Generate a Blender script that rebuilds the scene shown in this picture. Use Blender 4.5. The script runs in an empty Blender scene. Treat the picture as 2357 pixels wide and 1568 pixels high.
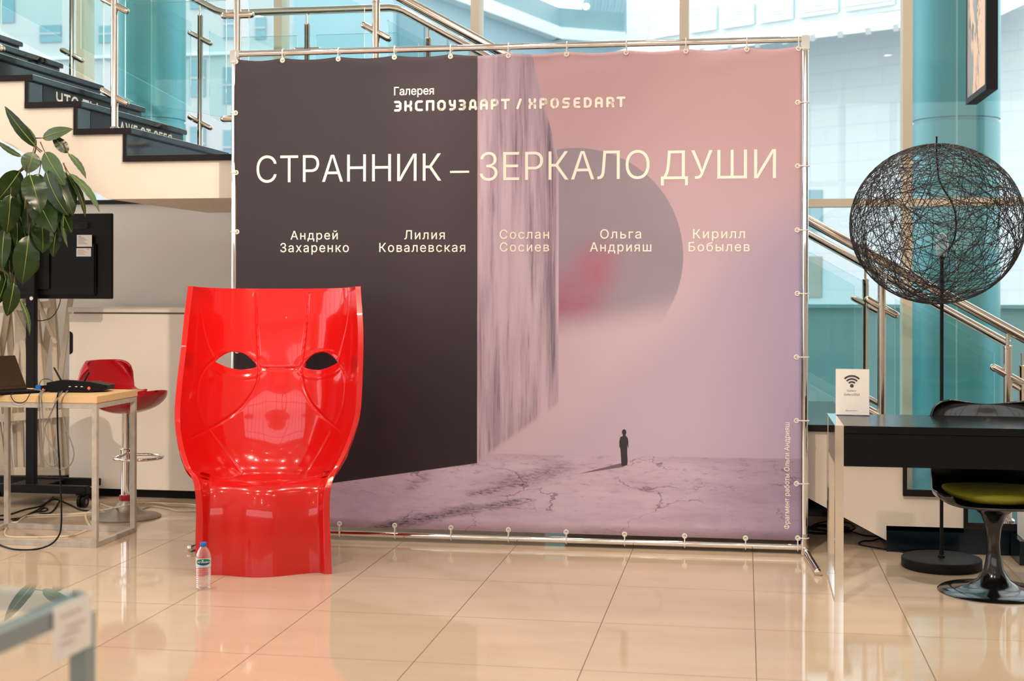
import bpy, bmesh, math, random
import numpy as np
import mathutils.geometry
from mathutils import Vector, Matrix

random.seed(7)
rng = np.random.default_rng(11)
sc = bpy.context.scene
COL = sc.collection
PI = math.pi

# ------------------------------------------------------------------ camera
IMG_W, IMG_H = 2357, 1568
FPX, YAW, ROLL, SHIFT_PX = 3137.49, -0.16883, 0.00135, -125.926
CAM = Vector((2.35706, -6.74802, 1.33867))
_f = Vector((math.sin(YAW), math.cos(YAW), 0))
_r0 = Vector((math.cos(YAW), -math.sin(YAW), 0))
_u0 = Vector((0, 0, 1))
_r = _r0 * math.cos(ROLL) + _u0 * math.sin(ROLL)
_u = -_r0 * math.sin(ROLL) + _u0 * math.cos(ROLL)
cam_d = bpy.data.cameras.new('camera')
cam = bpy.data.objects.new('camera', cam_d)
COL.objects.link(cam)
cam.matrix_world = Matrix(((_r.x, _u.x, -_f.x, CAM.x), (_r.y, _u.y, -_f.y, CAM.y), (_r.z, _u.z, -_f.z, CAM.z), (0, 0, 0, 1)))
cam_d.sensor_fit = 'HORIZONTAL'
cam_d.sensor_width = 36
cam_d.lens = FPX / IMG_W * 36
cam_d.shift_y = SHIFT_PX / IMG_W
cam_d.clip_end = 300
cam_d.dof.use_dof = True
cam_d.dof.focus_distance = 6.7
cam_d.dof.aperture_fstop = 3.6
sc.camera = cam

# ------------------------------------------------------------------ look, world
sc.view_settings.view_transform = 'Standard'
sc.view_settings.look = 'None'
sc.view_settings.exposure = 0.0
sc.view_settings.gamma = 1.0
sc.view_settings.use_curve_mapping = False
sc.cycles.use_denoising = True
sc.cycles.max_bounces = 10
sc.cycles.diffuse_bounces = 4
sc.cycles.glossy_bounces = 6
sc.cycles.transparent_max_bounces = 32
sc.cycles.transmission_bounces = 8
sc.cycles.sample_clamp_indirect = 6.0
sc.cycles.blur_glossy = 0.5
world = bpy.data.worlds.new('overcast_sky')
sc.world = world
world.use_nodes = True
bg = world.node_tree.nodes['Background']
bg.inputs[0].default_value = (0.98, 0.99, 1.0, 1)
bg.inputs[1].default_value = 2.5

# ------------------------------------------------------------------ measuring helpers
def ray(px, py):
    return _f + _r * ((px - IMG_W / 2) / FPX) - _u * ((py - IMG_H / 2 - SHIFT_PX) / FPX)

def at(px, py, Y):
    d = ray(px, py)
    return CAM + d * ((Y - CAM.y) / d.y)

def on(px, py, z=0.0):
    d = ray(px, py)
    return CAM + d * ((z - CAM.z) / d.z)

# ------------------------------------------------------------------ materials
def lin(c):
    c = c / 255.0
    return c / 12.92 if c <= 0.04045 else ((c + 0.055) / 1.055) ** 2.4

def rgb(r, g, b):
    return (lin(r), lin(g), lin(b), 1.0)

MATS = {}

def mat(name, col, rough=0.5, metal=0.0, spec=0.5, coat=0.0, noise=0.0, nscale=8.0, bump=0.0, bscale=60.0, emit=None, estr=1.0, sss=0.0, trans=0.0, ior=1.45, stretch=None):
    m = bpy.data.materials.new(name)
    m.use_nodes = True
    nt = m.node_tree
    b = nt.nodes['Principled BSDF']
    b.inputs['Base Color'].default_value = col
    b.inputs['Roughness'].default_value = rough
    b.inputs['Metallic'].default_value = metal
    b.inputs['Specular IOR Level'].default_value = spec
    b.inputs['Coat Weight'].default_value = coat
    b.inputs['Coat Roughness'].default_value = 0.03
    b.inputs['Transmission Weight'].default_value = trans
    b.inputs['IOR'].default_value = ior
    if sss:
        b.inputs['Subsurface Weight'].default_value = sss
    if emit:
        b.inputs['Emission Color'].default_value = emit
        b.inputs['Emission Strength'].default_value = estr
    tc = nt.nodes.new('ShaderNodeTexCoord')
    vec = tc.outputs['Object']
    if stretch:
        mp = nt.nodes.new('ShaderNodeMapping')
        mp.inputs['Scale'].default_value = stretch
        nt.links.new(vec, mp.inputs[0])
        vec = mp.outputs[0]
    if noise:
        n = nt.nodes.new('ShaderNodeTexNoise')
        n.inputs['Scale'].default_value = nscale
        n.inputs['Detail'].default_value = 6
        nt.links.new(vec, n.inputs[0])
        mx = nt.nodes.new('ShaderNodeMix')
        mx.data_type = 'RGBA'
        k = noise
        mx.inputs[6].default_value = (max(0, col[0] * (1 - k)), max(0, col[1] * (1 - k)), max(0, col[2] * (1 - k)), 1)
        mx.inputs[7].default_value = (min(1, col[0] * (1 + k)), min(1, col[1] * (1 + k)), min(1, col[2] * (1 + k)), 1)
        nt.links.new(n.outputs[0], mx.inputs[0])
        nt.links.new(mx.outputs[2], b.inputs['Base Color'])
    if bump:
        n = nt.nodes.new('ShaderNodeTexNoise')
        n.inputs['Scale'].default_value = bscale
        n.inputs['Detail'].default_value = 4
        nt.links.new(vec, n.inputs[0])
        bp = nt.nodes.new('ShaderNodeBump')
        bp.inputs['Strength'].default_value = bump
        bp.inputs['Distance'].default_value = 0.01
        nt.links.new(n.outputs[0], bp.inputs['Height'])
        nt.links.new(bp.outputs[0], b.inputs['Normal'])
    MATS[name] = m
    return m

def glassmat(name, tint, refl=1.0, ior=1.5):
    """thin architectural glass: tinted see-through plus a mirror reflection by Fresnel"""
    m = bpy.data.materials.new(name)
    m.use_nodes = True
    nt = m.node_tree
    nt.nodes.clear()
    out = nt.nodes.new('ShaderNodeOutputMaterial')
    t = nt.nodes.new('ShaderNodeBsdfTransparent')
    t.inputs[0].default_value = tint
    g = nt.nodes.new('ShaderNodeBsdfGlossy')
    g.inputs['Roughness'].default_value = 0.0
    g.inputs[0].default_value = (refl, refl, refl, 1)
    fr = nt.nodes.new('ShaderNodeFresnel')
    fr.inputs[0].default_value = ior
    mx = nt.nodes.new('ShaderNodeMixShader')
    ge = nt.nodes.new('ShaderNodeNewGeometry')
    fm = nt.nodes.new('ShaderNodeMath'); fm.operation = 'SUBTRACT'; fm.inputs[0].default_value = 1.0
    nt.links.new(ge.outputs['Backfacing'], fm.inputs[1])
    fk = nt.nodes.new('ShaderNodeMath'); fk.operation = 'MULTIPLY'
    nt.links.new(fr.outputs[0], fk.inputs[0]); nt.links.new(fm.outputs[0], fk.inputs[1])
    nt.links.new(fk.outputs[0], mx.inputs[0])
    nt.links.new(t.outputs[0], mx.inputs[1])
    nt.links.new(g.outputs[0], mx.inputs[2])
    nt.links.new(mx.outputs[0], out.inputs[0])
    MATS[name] = m
    return m

class S:
    """tiny expression helper over shader math nodes"""
    def __init__(s, nt, k): s.nt, s.k = nt, k
    def _m(s, op, a, b=None, c=None):
        n = s.nt.nodes.new('ShaderNodeMath'); n.operation = op
        for i, v in enumerate((a, b, c)):
            if v is None: continue
            if isinstance(v, S): s.nt.links.new(v.k, n.inputs[i])
            else: n.inputs[i].default_value = v
        return S(s.nt, n.outputs[0])
    def __add__(s, o): return s._m('ADD', s, o)
    __radd__ = __add__
    def __sub__(s, o): return s._m('SUBTRACT', s, o)
    def __rsub__(s, o): return s._m('SUBTRACT', o, s)
    def __mul__(s, o): return s._m('MULTIPLY', s, o)
    __rmul__ = __mul__
    def __truediv__(s, o): return s._m('DIVIDE', s, o)
    def gt(s, o): return s._m('GREATER_THAN', s, o)
    def lt(s, o): return s._m('LESS_THAN', s, o)
    def mn(s, o): return s._m('MINIMUM', s, o)
    def mx(s, o): return s._m('MAXIMUM', s, o)
    def sqrt(s): return s._m('SQRT', s)
    def abs(s): return s._m('ABSOLUTE', s)
    def fract(s): return s._m('FRACT', s)
    def floor(s): return s._m('FLOOR', s)
    def sin(s): return s._m('SINE', s)
    def sm(s, a, b, lo=0.0, hi=1.0):
        n = s.nt.nodes.new('ShaderNodeMapRange'); n.interpolation_type = 'SMOOTHSTEP'
        s.nt.links.new(s.k, n.inputs[0])
        for i, v in zip((1, 2, 3, 4), (a, b, lo, hi)): n.inputs[i].default_value = v
        return S(s.nt, n.outputs[0])

def mixc(nt, f, a, b):
    n = nt.nodes.new('ShaderNodeMix'); n.data_type = 'RGBA'
    for i, v in ((0, f), (6, a), (7, b)):
        if isinstance(v, S): nt.links.new(v.k, n.inputs[i])
        else: n.inputs[i].default_value = v
    return S(nt, n.outputs[2])

def noise2(nt, x, y, sx, sy, detail=5.0, rough=0.55, w=0.0, dist=0.0):
    c = nt.nodes.new('ShaderNodeCombineXYZ')
    for i, v in ((0, x * sx), (1, y * sy)): nt.links.new(v.k, c.inputs[i])
    c.inputs[2].default_value = w
    n = nt.nodes.new('ShaderNodeTexNoise')
    n.inputs['Scale'].default_value = 1.0
    n.inputs['Detail'].default_value = detail
    n.inputs['Roughness'].default_value = rough
    n.inputs['Distortion'].default_value = dist
    nt.links.new(c.outputs[0], n.inputs[0])
    return S(nt, n.outputs[0])

# ------------------------------------------------------------------ mesh helpers
def new_obj(name, me, m, parent=None, smooth=False):
    o = bpy.data.objects.new(name, me)
    COL.objects.link(o)
    if m is not None and len(me.materials) == 0:
        for k in (m if isinstance(m, (list, tuple)) else [m]): me.materials.append(k)
    if parent is not None:
        o.parent = parent
    if smooth:
        me.polygons.foreach_set('use_smooth', [True] * len(me.polygons))
    return o

class B:
    """collects shapes into one mesh (world coordinates unless the parent is moved)"""
    def __init__(s): s.v, s.f, s.mi, s.cur = [], [], [], 0
    def add(s, vs, fs):
        n = len(s.v)
        s.v.extend([tuple(v) for v in vs])
        s.f.extend([tuple(i + n for i in f) for f in fs])
        s.mi.extend([s.cur] * len(fs))
        return s
    def box(s, x0, x1, y0, y1, z0, z1):
        vs = [(x, y, z) for z in (z0, z1) for y in (y0, y1) for x in (x0, x1)]
        return s.add(vs, [(0, 2, 3, 1), (4, 5, 7, 6), (0, 1, 5, 4), (2, 6, 7, 3), (0, 4, 6, 2), (1, 3, 7, 5)])
    def obox(s, c, ax, ay, az, hx, hy, hz):
        c, ax, ay, az = Vector(c), Vector(ax).normalized(), Vector(ay).normalized(), Vector(az).normalized()
        vs = [c + ax * (hx * i) + ay * (hy * j) + az * (hz * k) for k in (-1, 1) for j in (-1, 1) for i in (-1, 1)]
        return s.add(vs, [(0, 2, 3, 1), (4, 5, 7, 6), (0, 1, 5, 4), (2, 6, 7, 3), (0, 4, 6, 2), (1, 3, 7, 5)])
    def bar(s, a, b, w, h, up=(0, 0, 1)):
        a, b = Vector(a), Vector(b)
        d = (b - a); L = d.length; d.normalize()
        side = d.cross(Vector(up))
        if side.length < 1e-4: side = d.cross(Vector((0, 1, 0)))
        side.normalize(); u2 = side.cross(d)
        return s.obox((a + b) / 2, d, side, u2, L / 2, w / 2, h / 2)
    def tube(s, pts, r, n=10, caps=True, closed=False):
        pts = [Vector(p) for p in pts]
        k = len(pts)
        rs = r if isinstance(r, (list, tuple)) else [r] * k
        vs, fs = [], []
        up = None
        for i, p in enumerate(pts):
            if closed: t = pts[(i + 1) % k] - pts[i - 1]
            else: t = pts[min(i + 1, k - 1)] - pts[max(i - 1, 0)]
            if t.length < 1e-9: t = Vector((0, 0, 1))
            t.normalize()
            if up is None:
                up = t.orthogonal().normalized()
            else:
                up = (up - t * up.dot(t))
                up = up.normalized() if up.length > 1e-6 else t.orthogonal().normalized()
            w = t.cross(up)
            for j in range(n):
                a = 2 * PI * j / n
                vs.append(p + (up * math.cos(a) + w * math.sin(a)) * rs[i])
        for i in range(k if closed else k - 1):
            for j in range(n):
                a, b = i * n + j, i * n + (j + 1) % n
                c, d = ((i + 1) % k) * n + (j + 1) % n, ((i + 1) % k) * n + j
                fs.append((a, b, c, d))
        if caps and not closed:
            fs.append(tuple(reversed(range(n)))); fs.append(tuple(range((k - 1) * n, k * n)))
        return s.add(vs, fs)
    def lathe(s, prof, c=(0, 0, 0), n=40):
        c = Vector(c)
        vs, fs = [], []
        for (r, z) in prof:
            for j in range(n):
                a = 2 * PI * j / n
                vs.append(c + Vector((r * math.cos(a), r * math.sin(a), z)))
        for i in range(len(prof) - 1):
            for j in range(n):
                fs.append((i * n + j, i * n + (j + 1) % n, (i + 1) * n + (j + 1) % n, (i + 1) * n + j))
        if prof[0][0] > 1e-5: fs.append(tuple(reversed(range(n))))
        if prof[-1][0] > 1e-5: fs.append(tuple(range((len(prof) - 1) * n, len(prof) * n)))
        return s.add(vs, fs)
    def prism(s, poly, y0, y1):
        """poly in (x,z), extruded along Y"""
        n = len(poly)
        vs = [(x, y0, z) for x, z in poly] + [(x, y1, z) for x, z in poly]
        fs = [tuple(range(n)), tuple(reversed(range(n, 2 * n)))]
        fs += [(i, i + n, (i + 1) % n + n, (i + 1) % n) for i in range(n)]
        return s.add(vs, fs)
    def build(s, name, m, parent=None, smooth=False, bevel=0.0, angle=None):
        me = bpy.data.meshes.new(name)
        me.from_pydata(s.v, [], s.f)
        o = new_obj(name, me, m, parent, smooth)
        if any(s.mi): me.polygons.foreach_set('material_index', s.mi)
        bm = bmesh.new(); bm.from_mesh(me)
        bmesh.ops.recalc_face_normals(bm, faces=bm.faces)
        if bevel:
            bmesh.ops.bevel(bm, geom=[e for e in bm.edges if e.is_manifold and e.calc_face_angle(0) > 0.6], offset=bevel, segments=2, affect='EDGES', clamp_overlap=True)
        bm.to_mesh(me); bm.free()
        if smooth or bevel:
            me.polygons.foreach_set('use_smooth', [True] * len(me.polygons))
            me.set_sharp_from_angle(angle=angle or 0.7)
        me.update()
        return o

def empty(name, loc=(0, 0, 0), rz=0.0):
    o = bpy.data.objects.new(name, None)
    COL.objects.link(o)
    o.empty_display_size = 0.1
    o.location = loc
    o.rotation_euler = (0, 0, rz)
    return o

def tag(o, label, cat, group=None, kind=None):
    o['label'] = label
    o['category'] = cat
    if group: o['group'] = group
    if kind: o['kind'] = kind
    return o

def struct(o, label=None, cat=None):
    o['kind'] = 'structure'
    if label: o['label'] = label
    if cat: o['category'] = cat
    return o

def off(o):
    """parts are built in world coordinates; give the thing an origin at its base without moving the parts"""
    return o

def rebase(root):
    bpy.context.view_layer.update()
    inv = root.matrix_world.inverted()
    for c in root.children:
        c.matrix_parent_inverse = inv

def crom(P, n):
    """Catmull-Rom through rows of P, n samples"""
    P = np.asarray(P, float)
    k = len(P)
    t = np.linspace(0, k - 1, n)
    i = np.clip(t.astype(int), 0, k - 2)
    u = (t - i)[:, None]
    p0, p1, p2, p3 = P[np.clip(i - 1, 0, k - 1)], P[i], P[i + 1], P[np.clip(i + 2, 0, k - 1)]
    return 0.5 * (2 * p1 + (p2 - p0) * u + (2 * p0 - 5 * p1 + 4 * p2 - p3) * u ** 2 + (3 * p1 - p0 - 3 * p2 + p3) * u ** 3)

def curve3(pts, n=40):
    return [Vector(p) for p in crom([tuple(p) for p in pts], n)]

def text_mesh(body, bold=0.0, space=1.0, res=5):
    """outlines of the built-in font, filled by the non-zero winding rule"""
    cu = bpy.data.curves.new('t', 'FONT')
    cu.body = body
    cu.size = 1.0
    cu.offset = bold
    cu.space_character = space
    cu.resolution_u = res
    cu.fill_mode = 'NONE'
    o = bpy.data.objects.new('t', cu)
    COL.objects.link(o)
    dg = bpy.context.evaluated_depsgraph_get()
    me = bpy.data.meshes.new_from_object(o.evaluated_get(dg))
    bpy.data.objects.remove(o)
    bpy.data.curves.remove(cu)
    co = [(v.co.x, v.co.y) for v in me.vertices]
    ed = [tuple(e.vertices) for e in me.edges]
    bpy.data.meshes.remove(me)
    if bold:
        # move every contour sideways: heavier (+) or lighter (-) strokes
        nxt = dict(ed); prv = {b: a for a, b in ed}
        seen, loops = set(), []
        for a in nxt:
            if a in seen: continue
            L = []
            while a not in seen and a in nxt: seen.add(a); L.append(a); a = nxt[a]
            loops.append(L)
        def sarea(L): return sum(co[L[i - 1]][0] * co[L[i]][1] - co[L[i]][0] * co[L[i - 1]][1] for i in range(len(L)))
        sg = 1 if max((sarea(L) for L in loops), key=abs) > 0 else -1
        out = list(co)
        for L in loops:
            for i, a in enumerate(L):
                p, c, q = Vector(co[L[i - 1]]), Vector(co[a]), Vector(co[L[(i + 1) % len(L)]])
                d1, d2 = (c - p), (q - c)
                if d1.length < 1e-7: d1 = d2
                if d2.length < 1e-7: d2 = d1
                d1.normalize(); d2.normalize()
                n1, n2 = Vector((d1.y, -d1.x)), Vector((d2.y, -d2.x))
                m_ = n1 + n2
                k = max(0.45, 1 + n1.dot(n2))
                out[a] = tuple(c + m_ / k * bold * sg)
        co = out
    vs, es, fs, _, _, _ = mathutils.geometry.delaunay_2d_cdt([Vector(c) for c in co], ed, [], 0, 1e-5)
    P = np.array([tuple(v) for v in vs])
    F = np.array([f for f in fs if len(f) == 3])
    A, Bq = np.array([co[e[0]] for e in ed]), np.array([co[e[1]] for e in ed])
    cen = P[F].mean(1)
    keep = []
    for c, tri in zip(cen, F):
        up = (A[:, 1] <= c[1]) & (Bq[:, 1] > c[1]); dn = (A[:, 1] > c[1]) & (Bq[:, 1] <= c[1])
        cr = (Bq[:, 0] - A[:, 0]) * (c[1] - A[:, 1]) - (c[0] - A[:, 0]) * (Bq[:, 1] - A[:, 1])
        if (up & (cr > 0)).sum() - (dn & (cr < 0)).sum() != 0: keep.append(tri)
    K = np.array(keep)
    used = np.unique(K)
    remap = np.full(len(P), -1); remap[used] = np.arange(len(used))
    P = np.c_[P[used], np.zeros(len(used))]
    me = bpy.data.meshes.new('text')
    me.from_pydata([tuple(v) for v in P], [], [tuple(int(k) for k in remap[t]) for t in K])
    return me, P

CAPH = None
def cap_height():
    global CAPH
    if CAPH is None:
        me, v = text_mesh('H'); CAPH = v[:, 1].max(); bpy.data.meshes.remove(me)
    return CAPH

def lettering(name, body, x0, x1, base, cap, place, m, parent, bold=0.0, space=1.0):
    """text fitted between x0 and x1 (left/right ink edges) with its baseline and cap height; place(a, b) -> 3D"""
    me, v = text_mesh(body, bold, space)
    s = (x1 - x0) / (v[:, 0].max() - v[:, 0].min())
    a = x0 + (v[:, 0] - v[:, 0].min()) * s
    b = base + v[:, 1] / cap_height() * cap
    co = np.array([place(p, q) for p, q in zip(a, b)], float)
    me.vertices.foreach_set('co', co.ravel())
    me.materials.clear()
    me.name = name
    me.update()
    return new_obj(name, me, m, parent)

# ------------------------------------------------------------------ palette
M_white = mat('white_paint', rgb(228, 216, 202), 0.55, noise=0.03, nscale=3, bump=0.04, bscale=120)
M_cab = mat('white_laminate', rgb(232, 222, 208), 0.38, noise=0.015, nscale=2)
M_ceil = mat('ceiling_white', rgb(235, 230, 222), 0.8, noise=0.02)
M_gran = mat('black_granite', (0.004, 0.009, 0.013, 1), 0.10, spec=0.3, noise=0.5, nscale=90)
M_trim = mat('dark_trim', (0.012, 0.008, 0.007, 1), 0.42, spec=0.25, noise=0.3, nscale=20)
M_steel = mat('brushed_steel', (0.68, 0.62, 0.55, 1), 0.17, 1.0, noise=0.06, nscale=30)
M_chrome = mat('chrome', (0.82, 0.82, 0.82, 1), 0.05, 1.0, noise=0.02, nscale=10)
M_alu = mat('aluminium_mullion', rgb(222, 208, 188), 0.45, 0.0, noise=0.02)
M_black = mat('black_plastic', (0.005, 0.005, 0.006, 1), 0.38, spec=0.2, noise=0.2, nscale=40)
M_blackm = mat('black_matte_metal', (0.007, 0.007, 0.008, 1), 0.5, spec=0.2, noise=0.2, nscale=40)
M_gblack = mat('black_gloss_shell', (0.004, 0.004, 0.004, 1), 0.16, spec=0.5, coat=0.35, noise=0.1)
M_desk = mat('black_desk_lacquer', (0.004, 0.005, 0.006, 1), 0.20, spec=0.2, noise=0.15, nscale=30)
M_red = mat('red_gloss_lacquer', (0.62, 0.006, 0.005, 1), 0.16, coat=0.65, spec=0.4, noise=0.04, nscale=3)
M_red2 = mat('red_pearl_plastic', (0.42, 0.004, 0.010, 1), 0.25, coat=0.5, noise=0.08, nscale=5)
M_print = mat('white_print', rgb(250, 240, 226), 0.6, noise=0.01)
M_tie = mat('white_plastic', rgb(225, 220, 210), 0.45, noise=0.03)
M_fig = mat('dark_print', rgb(70, 62, 70), 0.6, noise=0.1, nscale=30)
M_glass = glassmat('facade_glass', (0.925, 0.965, 0.965, 1))
M_rglass = glassmat('railing_glass', (0.88, 0.96, 0.96, 1), ior=1.4)
M_edge = mat('glass_edge_highlight', (0.70, 0.97, 0.97, 1), 0.25, noise=0.05, nscale=4)  # pale cyan stands in for light glowing in edges; also paints nosing highlights
M_wood = mat('pale_birch_board', rgb(214, 180, 132), 0.5, noise=0.10, nscale=6, stretch=(1, 14, 14))
M_wornm = mat('worn_white_steel', rgb(176, 168, 158), 0.55, noise=0.35, nscale=24, bump=0.1)
M_slat = mat('white_painted_slat', rgb(196, 180, 158), 0.6, noise=0.12, nscale=5, stretch=(1, 1, 0.3))
M_cardw = mat('white_card', rgb(236, 230, 224), 0.5, noise=0.01)
M_grey = mat('grey_rubber', rgb(120, 118, 112), 0.5, noise=0.05)
M_cream = mat('cream_rubber', rgb(214, 200, 174), 0.45, noise=0.03)
M_ink = mat('dark_ink', rgb(66, 68, 72), 0.6, noise=0.05)
M_inkl = mat('grey_ink', rgb(120, 118, 118), 0.6, noise=0.05)
M_blue = mat('blue_plastic', rgb(20, 110, 190), 0.35, noise=0.03)
M_led = mat('red_indicator', (0.6, 0.03, 0.01, 1), 0.3, emit=(1, 0.08, 0.03, 1), estr=1.6)
M_olive = mat('olive_cushion', rgb(118, 112, 12), 0.75, noise=0.12, nscale=120, bump=0.15, bscale=300)
M_lamp = mat('lamp_glow', (1, 0.9, 0.8, 1), 0.4, emit=(1.0, 0.80, 0.56, 1), estr=55.0)

# ------------------------------------------------------------------ room shell
def floor_material():
    m = mat('polished_beige_tile', rgb(205, 180, 150), 0.07, spec=0.5)
    nt = m.node_tree
    b = nt.nodes['Principled BSDF']
    tc = nt.nodes.new('ShaderNodeTexCoord')
    sp = nt.nodes.new('ShaderNodeSeparateXYZ')
    nt.links.new(tc.outputs['Object'], sp.inputs[0])
    x, y = S(nt, sp.outputs[0]), S(nt, sp.outputs[1])
    TX, TY = 0.6, 0.6 * 1.126
    fx, fy = x / TX, y / TY
    dx = ((fx + 0.5).fract() - 0.5).abs() * TX
    dy = ((fy + 0.5).fract() - 0.5).abs() * TY
    joint = dx.mn(dy).sm(0.0010, 0.0022, 1.0, 0.0)
    tile = noise2(nt, (fx).floor(), (fy).floor(), 3.7, 5.3, 0, w=2.0)
    vein = noise2(nt, x, y, 1.6, 5.0, 7, 0.6)
    base = mixc(nt, vein, rgb(190, 167, 142), rgb(212, 191, 167))
    base = mixc(nt, tile * 0.25, base, rgb(188, 163, 136))
    col = mixc(nt, joint, base, rgb(96, 74, 54))
    nt.links.new(col.k, b.inputs['Base Color'])
    r = joint * 0.5 + 0.06
    nt.links.new(r.k, b.inputs['Roughness'])
    return m

RX0, RX1, RY0, RY1, RZ = -6.5, 9.0, -9.8, 2.4, 4.7
fl = B().box(RX0, RX1, RY0, RY1 + 0.1, -0.12, 0.0).build('floor', floor_material())
struct(fl, 'polished beige square floor tiles with thin dark joints', 'floor')
ce = B().box(RX0, RX1, RY0, RY1 + 0.1, RZ, RZ + 0.1).build('ceiling', M_ceil)
struct(ce, 'plain white ceiling above the hall', 'ceiling')
wl = B().box(RX0 - 0.1, RX0, RY0, RY1, 0, 0.4).box(RX0 - 0.1, RX0, RY0, RY1, 4.2, RZ).box(RX0 - 0.1, RX0, RY0, -7.0, 0.4, 4.2).box(RX0 - 0.1, RX0, 1.9, RY1, 0.4, 4.2).build('wall_left', M_white)
struct(wl, 'pale wall at the far left of the hall around an added tall window', 'wall')
wlf = B()  # added window, lets in fill light for the wall under the landing
for i in range(8):
    y = -7.0 + 8.9 * i / 7
    wlf.box(RX0 - 0.08, RX0 + 0.04, y - 0.04, y + 0.04, 0.4, 4.2)
for z in (0.43, 2.4, 4.17): wlf.box(RX0 - 0.08, RX0 + 0.04, -7.0, 1.9, z - 0.04, z + 0.04)
struct(wlf.build('window_fill', M_alu), 'added tall gridded window in the far left wall, for fill light', 'window')
wr = B().box(RX1, RX1 + 0.1, RY0, RY1, 0, RZ).build('wall_right', M_white); struct(wr, 'plain pale wall at the far right of the hall', 'wall')
# wall behind the camera with a big glazed opening
wf = B()
wf.box(RX0, RX1, RY0 - 0.1, RY0, 0, 0.4).box(RX0, RX1, RY0 - 0.1, RY0, 4.2, RZ)
wf.box(-5.6, 8.4, RY0 - 0.1, RY0, 0.4, 1.9)
wf.box(RX0, -5.6, RY0 - 0.1, RY0, 0.4, 4.2).box(8.4, RX1, RY0 - 0.1, RY0, 0.4, 4.2)
struct(wf.build('wall_front', M_white), 'pale wall behind the viewer around a wide window', 'wall')
wfr = B()
for i in range(12):
    x = -5.6 + 14.0 * i / 11
    wfr.box(x - 0.05, x + 0.05, RY0 - 0.08, RY0 + 0.04, 0.4, 4.2)
for z in (0.43, 1.5, 2.9, 4.17):
    wfr.box(-5.6, 8.4, RY0 - 0.08, RY0 + 0.04, z - 0.04, z + 0.04)
struct(wfr.build('window_5', M_alu), 'wide gridded window behind the viewer', 'window')

# glazed back wall: mullions, transoms, panes
YG = RY1
mull = [at(px, 400, YG).x for px in (196, 648, 1098, 1575, 2086)]
stepx = mull[4] - mull[3]
mull = [mull[0] - 2 * 1.33, mull[0] - 1.33] + mull + [mull[4] + stepx, mull[4] + 2 * stepx, mull[4] + 3 * stepx]
z_tr = at(1900, 468, YG).z
mg = B()
mg.box(RX0, RX1, YG - 0.06, YG + 0.06, 0.0, 0.10)
mg.box(RX0, RX1, YG - 0.05, YG + 0.06, z_tr - 0.026, z_tr + 0.026)
mg.box(RX0, RX1, YG - 0.06, YG + 0.06, RZ - 0.12, RZ)
for x in mull:
    mg.box(x - 0.030, x + 0.030, YG - 0.08, YG + 0.08, 0.0, RZ)
fr = mg.build('window_1', M_alu)
struct(fr, 'cream aluminium mullions and transom of the glazed back wall', 'window')
xs = [RX0] + mull + [RX1]
n = 0
for a, b in zip(xs[:-1], xs[1:]):
    for z0, z1 in ((0.10, z_tr - 0.026), (z_tr + 0.026, RZ - 0.12)):
        g = B().box(a + 0.02, b - 0.02, YG + 0.02, YG + 0.028, z0, z1).build('glass_pane', M_glass, fr)

# white wall with a dark ledge under the landing
YW = 1.90
zw = at(300, 470, YW).z
wb = B().box(RX0, 1.1, YW, YW + 0.12, 0, zw).build('wall_back', mat('fresh_white_paint', rgb(243, 237, 228), 0.6, noise=0.015, nscale=3))
struct(wb, 'low pale wall under the stair landing behind the white cabinet', 'wall')
tb = B().box(RX0, 1.1, YW - 0.03, YW + 0.15, zw, zw + 0.028).build('trim_1', M_trim)
struct(tb, 'dark ledge capping the low wall under the stairs', 'ledge')

# ceiling downlights: real lamps
spots = [(-2.2, -0.9), (-0.6, -1.6), (1.0, -1.3), (1.85, -0.35), (3.9, -1.4), (-1.8, 1.1), (0.5, 1.3), (2.7, 1.3), (4.4, 1.0), (-2.4, -3.2), (-0.4, -3.6), (1.6, -3.4), (3.6, -3.8), (5.6, -2.4), (-1.4, -6.4), (1.2, -6.4), (3.8, -6.4), (-3.6, -8.6), (0.4, -8.8), (4.4, -8.8)]
spot_w = [70.0] * len(spots)
ring = None
for i, (x, y) in enumerate(spots):
    L = bpy.data.lights.new('downlight_lamp', 'SPOT')
    L.energy = 115.0
    L.color = (1.0, 0.90, 0.79)
    L.spot_size = math.radians(125)
    L.spot_blend = 0.9
    L.shadow_soft_size = 0.09
    lo = bpy.data.objects.new('downlight_lamp', L)
    COL.objects.link(lo)
    if ring is None:
        e = empty('ceiling_downlight', (0, 0, 0))
        ringo = B().lathe([(0.062, 0.0), (0.085, 0.0), (0.085, -0.012), (0.062, -0.016), (0.062, 0.0)], n=28).build('rim', M_steel, e, True)
        bulb = B().lathe([(0.0, -0.006), (0.060, -0.006)], n=28).build('diffuser', M_lamp, e)
        ring = (e, ringo, bulb)
    else:
        e = ring[0].copy(); COL.objects.link(e)
        for c in ring[1:]:
            d = c.copy(); COL.objects.link(d); d.parent = e
    e.location = (x, y, RZ)
    tag(e, 'round recessed downlight in the white ceiling out of the picture', 'ceiling light', 'recessed downlights in the ceiling')
    lo.parent = e
    lo.location = (0, 0, -0.03)

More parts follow.
